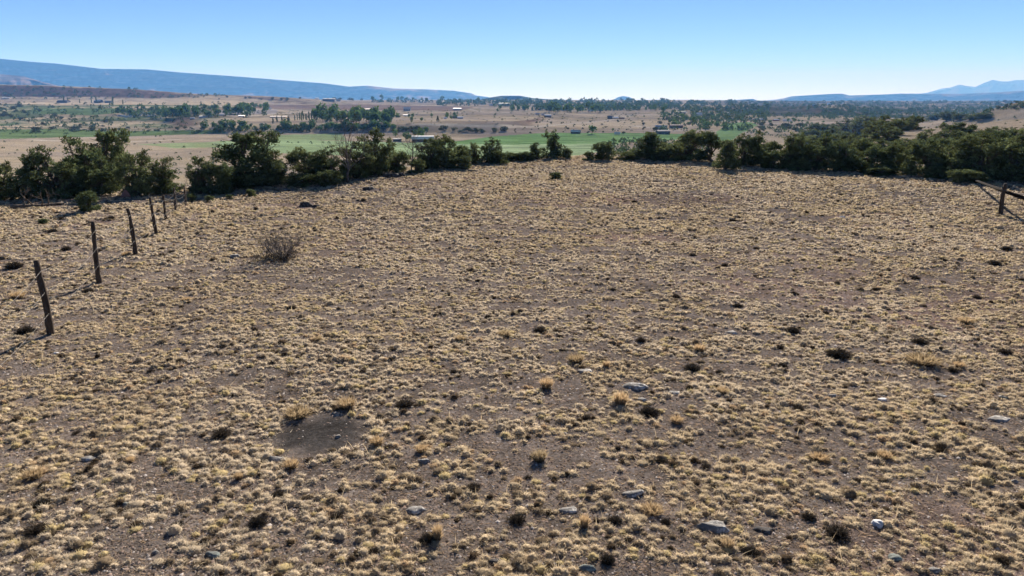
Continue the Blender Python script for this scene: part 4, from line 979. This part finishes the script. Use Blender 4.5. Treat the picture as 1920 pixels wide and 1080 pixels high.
one = [(1110, 251, 16, 20, 'broad', 'single big dark round tree behind the green hay field'), (1149, 247, 7, 6, 'broad', 'small dark tree just left of the white shed behind the hay field'), (1169, 251, 6, 8, 'shrub', 'bush at the right end of the white shed behind the hay field'),
       (821, 228, 10, 9, 'conifer', 'lone pointed tree right of the big grove')]
for (px, py, h, w, kind, lab) in one: far_plant(rng, px, py, h, w, kind, lab, None)
def woods(name, areas, lab, seed, hm=(4, 9)):
    """far-off woods that read as one mass"""
    rng = np.random.default_rng(seed); m = MB()
    for (x0, x1, y0, y1, n, h0, h1, *ym) in areas:
        for k in range(n):
            x, y, z = hit(rng.uniform(x0, x1), rng.uniform(y0, y1), ym[0] if ym else 300); s = 1 / ppm(x, y); h = rng.uniform(h0, h1) * s; w = h * rng.uniform(.8, 1.5)
            g = rng.normal(size=(26, 3)); g /= np.linalg.norm(g, axis=1)[:, None]; g[:, 2] = np.abs(g[:, 2])
            p = np.array((x, y, z)) + g * np.array((w * .42, w * .42, h * .75)); d = g + rng.normal(0, .5, (26, 3)); d /= np.linalg.norm(d, axis=1)[:, None]
            c = np.array((.048, .076, .034)) * rng.uniform(.6, 1.4, 26)[:, None]
            V, Q, T, C = blades(rng, p, d, np.full(26, h * .4), np.full(26, w * .35), np.zeros(26), c, c, 1); m.add(V, T, Q, C)
    tag(obj(name, m.mesh(name), M_valley), lab, 'woods', kind='stuff')
woods('distant_woods', [(930, 1250, 190.5, 200, 230, 3, 9), (820, 1000, 191, 199, 90, 3, 8), (1000, 1200, 200, 208, 110, 5, 11), (1200, 1330, 192, 206, 70, 3, 8), (700, 920, 189.5, 193, 70, 3, 6), (1230, 1440, 192, 206, 170, 3, 7), (1260, 1430, 206, 226, 110, 4, 8)],
      'bluish mass of trees around the distant town on the horizon', 2)
woods('lowland_brush', [(1430, 1920, 191, 206, 480, 2.5, 5), (1540, 1860, 206, 224, 420, 3, 7), (1300, 1440, 206, 232, 110, 4, 8), (1420, 1560, 214, 222, 60, 3, 6), (0, 260, 164, 186, 90, 2, 5), (250, 430, 176, 184, 50, 2, 4), (400, 760, 238, 248, 90, 5, 10), (225, 500, 203, 221, 70, 5, 11), (1240, 1420, 214, 246, 80, 5, 10), (600, 740, 216, 230, 24, 8, 15), (0, 230, 196, 250, 60, 4, 8), (0, 420, 205, 250, 140, 2, 5)],
      'dark brush and piñon spread over the far slopes', 3)

woods('sagebrush', [(0, 430, 192, 252, 260, 1.6, 4), (400, 960, 206, 234, 170, 1.3, 3), (960, 1330, 212, 246, 170, 1.2, 3), (0, 440, 255, 300, 70, 1.5, 4, 120), (520, 800, 262, 272, 20, 2, 4, 120), (1140, 1340, 264, 300, 170, 4, 11, 62), (820, 1000, 292, 306, 40, 4, 9, 62),
       (1400, 1560, 236, 262, 90, 3, 8, 90), (1730, 1920, 216, 256, 60, 1.5, 4, 80), (200, 450, 300, 350, 50, 4, 9, 45)], 'low sagebrush dotted over the plains and slopes', 6)

# ------------------------------------------------------------------ buildings in the valley
def flat_mat(name, c, rough=.7, k=.15):
    return solid_mat(name, tuple(v * (1 - k) for v in c), tuple(v * (1 + k) for v in c), 2.5, rough, .2, .02)
WALL = {'white': flat_mat('white_wall', (.40, .39, .37)), 'brown': flat_mat('brown_wall', (.13, .075, .055)), 'grey': flat_mat('grey_wall', (.25, .26, .28)), 'tan': flat_mat('tan_wall', (.36, .29, .21)), 'dark': flat_mat('dark_wall', (.055, .055, .065)), 'red': flat_mat('red_wall', (.20, .08, .06))}
ROOF = {'white': flat_mat('white_roof', (.50, .50, .50), .35, .05), 'brown': flat_mat('brown_roof', (.16, .11, .085)), 'grey': flat_mat('grey_roof', (.36, .37, .39), .4), 'dark': flat_mat('dark_roof', (.06, .06, .07)), 'yellow': flat_mat('cream_roof', (.55, .50, .36), .5), 'red': flat_mat('red_roof', (.24, .11, .085))}
M_window = flat_mat('window_glass', (.03, .035, .045), .15)
M_door = flat_mat('house_door', (.10, .085, .07))
def house(px, py, w, h, wall, roof, lab, group=None, depth=.6, name='house', turn=None, wins=0, rf=.42):
    """w, h: width and total height in photograph pixels"""
    k = 1 if 'red-brown' in lab else .87
    x, y, z = hit(px, py, 90); s = 1 / ppm(x, y); W = k * w * s; H = max(k * h * s, 1.8); D = max(W * depth, 3.0); hr = H * rf; hw = H - hr; y += D * .5
    rg = random.Random(int(px * 7 + py)); e = empty(name, (x, y, z - .2), turn if turn is not None else rg.uniform(-.25, .25)); tag(e, lab, 'barn' if name == 'barn' else 'house', group)
    m = MB(); v = []
    for X in (-W / 2, W / 2): v += [(X, -D / 2, -1.0), (X, D / 2, -1.0), (X, D / 2, hw), (X, 0, hw + hr), (X, -D / 2, hw)]
    me = bpy.data.meshes.new('wall'); me.from_pydata(v, [], [(4, 3, 2, 1, 0), (5, 6, 7, 8, 9), (0, 5, 9, 4), (1, 2, 7, 6), (2, 3, 8, 7), (3, 4, 9, 8)]); obj('wall', me, WALL[wall], e)
    r = MB(); ov = min(.5, .06 * D + .1)
    for sg in (-1, 1):
        a = np.array((0, sg * (D / 2 + ov), hw - hr * ov / (D / 2))); b = np.array((0, 0, hw + hr + .003)); X = W / 2 + ov; th = .18
        r.add([(-X, a[1], a[2] + .03), (X, a[1], a[2] + .03), (X, 0, b[2] + .03), (-X, 0, b[2] + .03), (-X, a[1], a[2] + th), (X, a[1], a[2] + th), (X, 0, b[2] + th), (-X, 0, b[2] + th)],
              quads=[(0, 1, 2, 3), (4, 5, 6, 7), (0, 1, 5, 4), (0, 3, 7, 4), (1, 2, 6, 5)])
    obj('roof', r.mesh('roof'), ROOF[roof], e)
    for k in range(wins):
        q = MB(); X = -W / 2 + W * (k + .5) / wins
        if k == wins // 2: q.box((X, -D / 2 - .02, hw * .40 - .2), (min(.6, W * .06), .04, hw * .42)); obj('door', q.mesh('door'), M_door, e)
        else: q.box((X, -D / 2 - .02, hw * .55), (min(.9, W * .07), .04, hw * .16)); obj('window', q.mesh('window'), M_window, e)
    return e
house(792, 266.5, 40, 11.5, 'brown', 'white', 'long red-brown barn with white metal roof beside the pale green field', None, .45, 'barn', 0.04, 5)
house(744, 265.5, 15, 6, 'dark', 'dark', 'low dark shed just left of the long red-brown barn', None, .6, 'shed')
H = [ # px, base py, w, h, wall, roof, label, windows
    (686, 209, 38, 6, 'brown', 'brown', 'long low brown building behind the big valley grove', 0), (763, 208, 15, 8, 'grey', 'grey', 'grey blue house with pale roof on the bench right of the grove', 3),
    (857, 207, 17, 5, 'grey', 'white', 'low white roofed house at the road bend on the bench', 0), (714, 229, 20, 5, 'white', 'white', 'bright white roofed house at the right foot of the big grove', 0),
    (760, 218, 10, 3.5, 'white', 'white', 'small white roof right of the big grove', 0), (520, 220.5, 34, 2.2, 'tan', 'brown', 'long thin low roof below the lane trees', 0),
    (475, 204, 6, 4, 'white', 'white', 'small white house in the upper row of lane trees', 0), (504, 205, 8, 4, 'white', 'white', 'white house at the right end of the upper lane trees', 0),
    (616, 190, 26, 6, 'dark', 'dark', 'large dark house on the skyline bench left of centre', 3), (634, 190, 8, 5, 'grey', 'grey', 'grey annex at the right of the large dark skyline house', 0),
    (594, 186, 8, 3, 'white', 'white', 'white shed on the skyline left of the large dark house', 0), (743, 191, 9, 5, 'white', 'white', 'white house on the bench skyline behind the grove', 0), (760, 192, 9, 6, 'white', 'white', 'taller white house on the bench skyline', 0),
    (787, 192, 8, 4, 'white', 'white', 'white house on the bench skyline between trees', 0), (834, 193, 10, 4, 'white', 'grey', 'grey roofed house at the right of the bench skyline', 0),
    (947, 198.5, 26, 6, 'white', 'yellow', 'biggest bright cream roofed hall at the left of the distant town', 0), (922, 198.5, 10, 4, 'white', 'white', 'white building left of the bright cream hall', 0),
    (1092, 201, 10, 4, 'white', 'white', 'white roof in the upper middle of the distant town', 0), (1107, 209, 10, 3.5, 'white', 'white', 'white roof at the lower edge of the town trees', 0), (1135, 202, 5, 3, 'white', 'white', 'tiny white roof right of the upper town roof', 0), (1120, 203, 6, 3, 'white', 'white', 'small white roof between two others in the town', 0),
    (1008, 215.5, 9, 4, 'tan', 'grey', 'left house of the group of three below the town', 0), (1019, 216.5, 8, 4, 'tan', 'grey', 'middle house of the group of three below the town', 0), (1027, 220, 14, 6, 'dark', 'grey', 'lowest darkest house of the group of three below the town', 0),
    (853, 222, 10, 5, 'dark', 'dark', 'dark shed left of the pale roofed house on the plain', 0), (863, 223, 12, 5, 'grey', 'white', 'pale roofed house on the plain right of a dark shed', 0), (835, 223, 6, 3, 'white', 'white', 'tiny white house left of the dark shed on the plain', 0),
    (1145, 223, 12, 7, 'dark', 'dark', 'dark house alone on the pale plain', 0), (1154, 223, 13, 4.5, 'tan', 'white', 'white roofed house between dark and brown ones on the plain', 0), (1166, 223, 12, 3.5, 'brown', 'brown', 'brown low building right of the white roofed house on the plain', 0),
    (1080, 250.5, 20, 7.5, 'dark', 'grey', 'dark grey barn on the far edge of the green hay field', 3), (1158, 252, 12, 5, 'white', 'white', 'little white shed on the far edge of the hay field', 0),
    (1241, 243, 24, 9, 'grey', 'grey', 'farmhouse with long pale grey roof behind the cone shaped juniper', 3), (1244, 252, 26, 9, 'dark', 'dark', 'dark blue farm building below the pale grey roofed farmhouse', 3), (1269, 240, 26, 7, 'dark', 'brown', 'long dark ranch house right of the pale grey roofed farmhouse', 3),
    (1277, 214, 20, 6.5, 'tan', 'yellow', 'long cream roofed building right of the pale plain', 3), (1312, 216.5, 11, 6, 'white', 'white', 'bright white house right of the long cream roofed building', 0), (1363, 214, 9, 4, 'tan', 'yellow', 'small cream house on the slope above the small green field', 0),
    (1424, 226, 24, 4, 'tan', 'grey', 'row of pale sheds right of the small green field', 0), (1456, 227, 12, 4, 'red', 'grey', 'house between two pale sheds below the red banks', 0), (1477, 228, 16, 4.5, 'white', 'white', 'white shed under the red banks at right', 0),
    (1528, 199, 9, 4.5, 'white', 'white', 'white house on the far flat under the right mesa', 0), (1555, 197, 7, 4, 'white', 'white', 'white house right of another on the far flat', 0), (1580, 195, 4, 3, 'white', 'white', 'tiny white house farthest right on the far flat', 0), (1486, 198, 5, 3, 'white', 'white', 'tiny white house farthest left on the far flat', 0), (1411, 195, 5, 2.5, 'white', 'white', 'tiny white house under the small mesa', 0),
    (116, 193, 22, 6, 'dark', 'dark', 'long dark building under the left cliff', 0), (183, 193, 16, 7, 'dark', 'grey', 'dark blue house with pale spot under the left cliff', 0), (202, 193, 14, 5, 'dark', 'dark', 'dark shed right of the dark blue house under the cliff', 0), (292, 199, 6, 2.5, 'white', 'white', 'lone white trailer on the tan strip at left', 0), (10, 186, 18, 3.5, 'tan', 'white', 'white roof at the left edge under the cliff', 0),
    (415, 217, 14, 4, 'grey', 'grey', 'grey house along the lane between hamlet and grove', 0), (380, 221, 16, 4.5, 'grey', 'grey', 'wide grey house right of the left hamlet', 0), (452, 219, 12, 3, 'tan', 'grey', 'low grey roof at the lane turn', 0), (360, 224, 9, 4, 'dark', 'grey', 'small dark house at the right of the hamlet', 0)]
for (px, py, w, h, wl, rf, lab, wn) in H: house(px, py, w, h, wl, rf, lab, 'houses of the valley', wins=wn, name='barn' if 'barn' in lab else ('shed' if 'shed' in lab else 'house'))
rg = random.Random(5)
for k in range(11):
    px = 224 + k * 6.2; house(px, 216 + rg.uniform(-2, 5), 8, 3.6, rg.choice(['grey', 'white', 'tan']), rg.choice(['grey', 'grey', 'white']), 'small pale mobile home in the left hamlet', 'mobile homes of the left hamlet', name='mobile_home')

# ------------------------------------------------------------------ air, sky, sun, camera
def haze():
    b = MB(); b.box((0, 10500, 275), (20000, 11500, 455))
    me = b.mesh('haze'); N = NT('haze'); v = N.n('ShaderNodeVolumePrincipled')
    v.inputs['Color'].default_value = (.14, .40, .92, 1); v.inputs['Absorption Color'].default_value = (.95, .62, .5, 1)
    v.inputs['Density'].default_value = HAZE_D; v.inputs['Anisotropy'].default_value = -.08
    N.l(v.outputs[0], N.out.inputs['Volume']); tag(obj('haze', me, N.m), kind='stuff')
HAZE_D = 9.6e-5
SUN_AZ, SUN_EL = R(13), R(27.5)      # azimuth to the right of the view direction
haze()
w = bpy.data.worlds.new('World'); sc.world = w; w.use_nodes = True; t = w.node_tree; t.nodes.clear()
out = t.nodes.new('ShaderNodeOutputWorld'); bg = t.nodes.new('ShaderNodeBackground'); sky = t.nodes.new('ShaderNodeTexSky')
sky.sky_type = 'NISHITA'; sky.sun_disc = False; sky.sun_elevation = SUN_EL; sky.sun_rotation = SUN_AZ
sky.altitude = 3000; sky.air_density = .46; sky.dust_density = 0; sky.ozone_density = 5
bg.inputs[1].default_value = .05
t.links.new(sky.outputs[0], bg.inputs[0]); t.links.new(bg.outputs[0], out.inputs[0])
L = bpy.data.lights.new('sun', 'SUN'); L.energy = 5.0; L.angle = R(.53); L.color = (1, .965, .91)
so = bpy.data.objects.new('sun', L); COL.objects.link(so)
dirv = Vector((math.sin(SUN_AZ) * math.cos(SUN_EL), math.cos(SUN_AZ) * math.cos(SUN_EL), math.sin(SUN_EL)))
so.rotation_euler = dirv.to_track_quat('Z', 'Y').to_euler()
cam = bpy.data.cameras.new('camera'); co = bpy.data.objects.new('camera', cam); COL.objects.link(co)
cam.sensor_width = 36; cam.lens = 24.0; cam.clip_start = .1; cam.clip_end = 60000
co.location = (0, 0, CAMZ); co.rotation_euler = (math.pi / 2 - PITCH, 0, 0); sc.camera = co
sc.view_settings.view_transform = 'Standard'; sc.view_settings.look = 'None'; sc.view_settings.exposure = 1.7; sc.view_settings.gamma = 1
sc.cycles.use_denoising = True
sc.cycles.max_bounces = 5; sc.cycles.volume_bounces = 0; sc.cycles.transmission_bounces = 3; sc.cycles.transparent_max_bounces = 4
sc.cycles.use_adaptive_sampling = True; sc.cycles.adaptive_threshold = .01
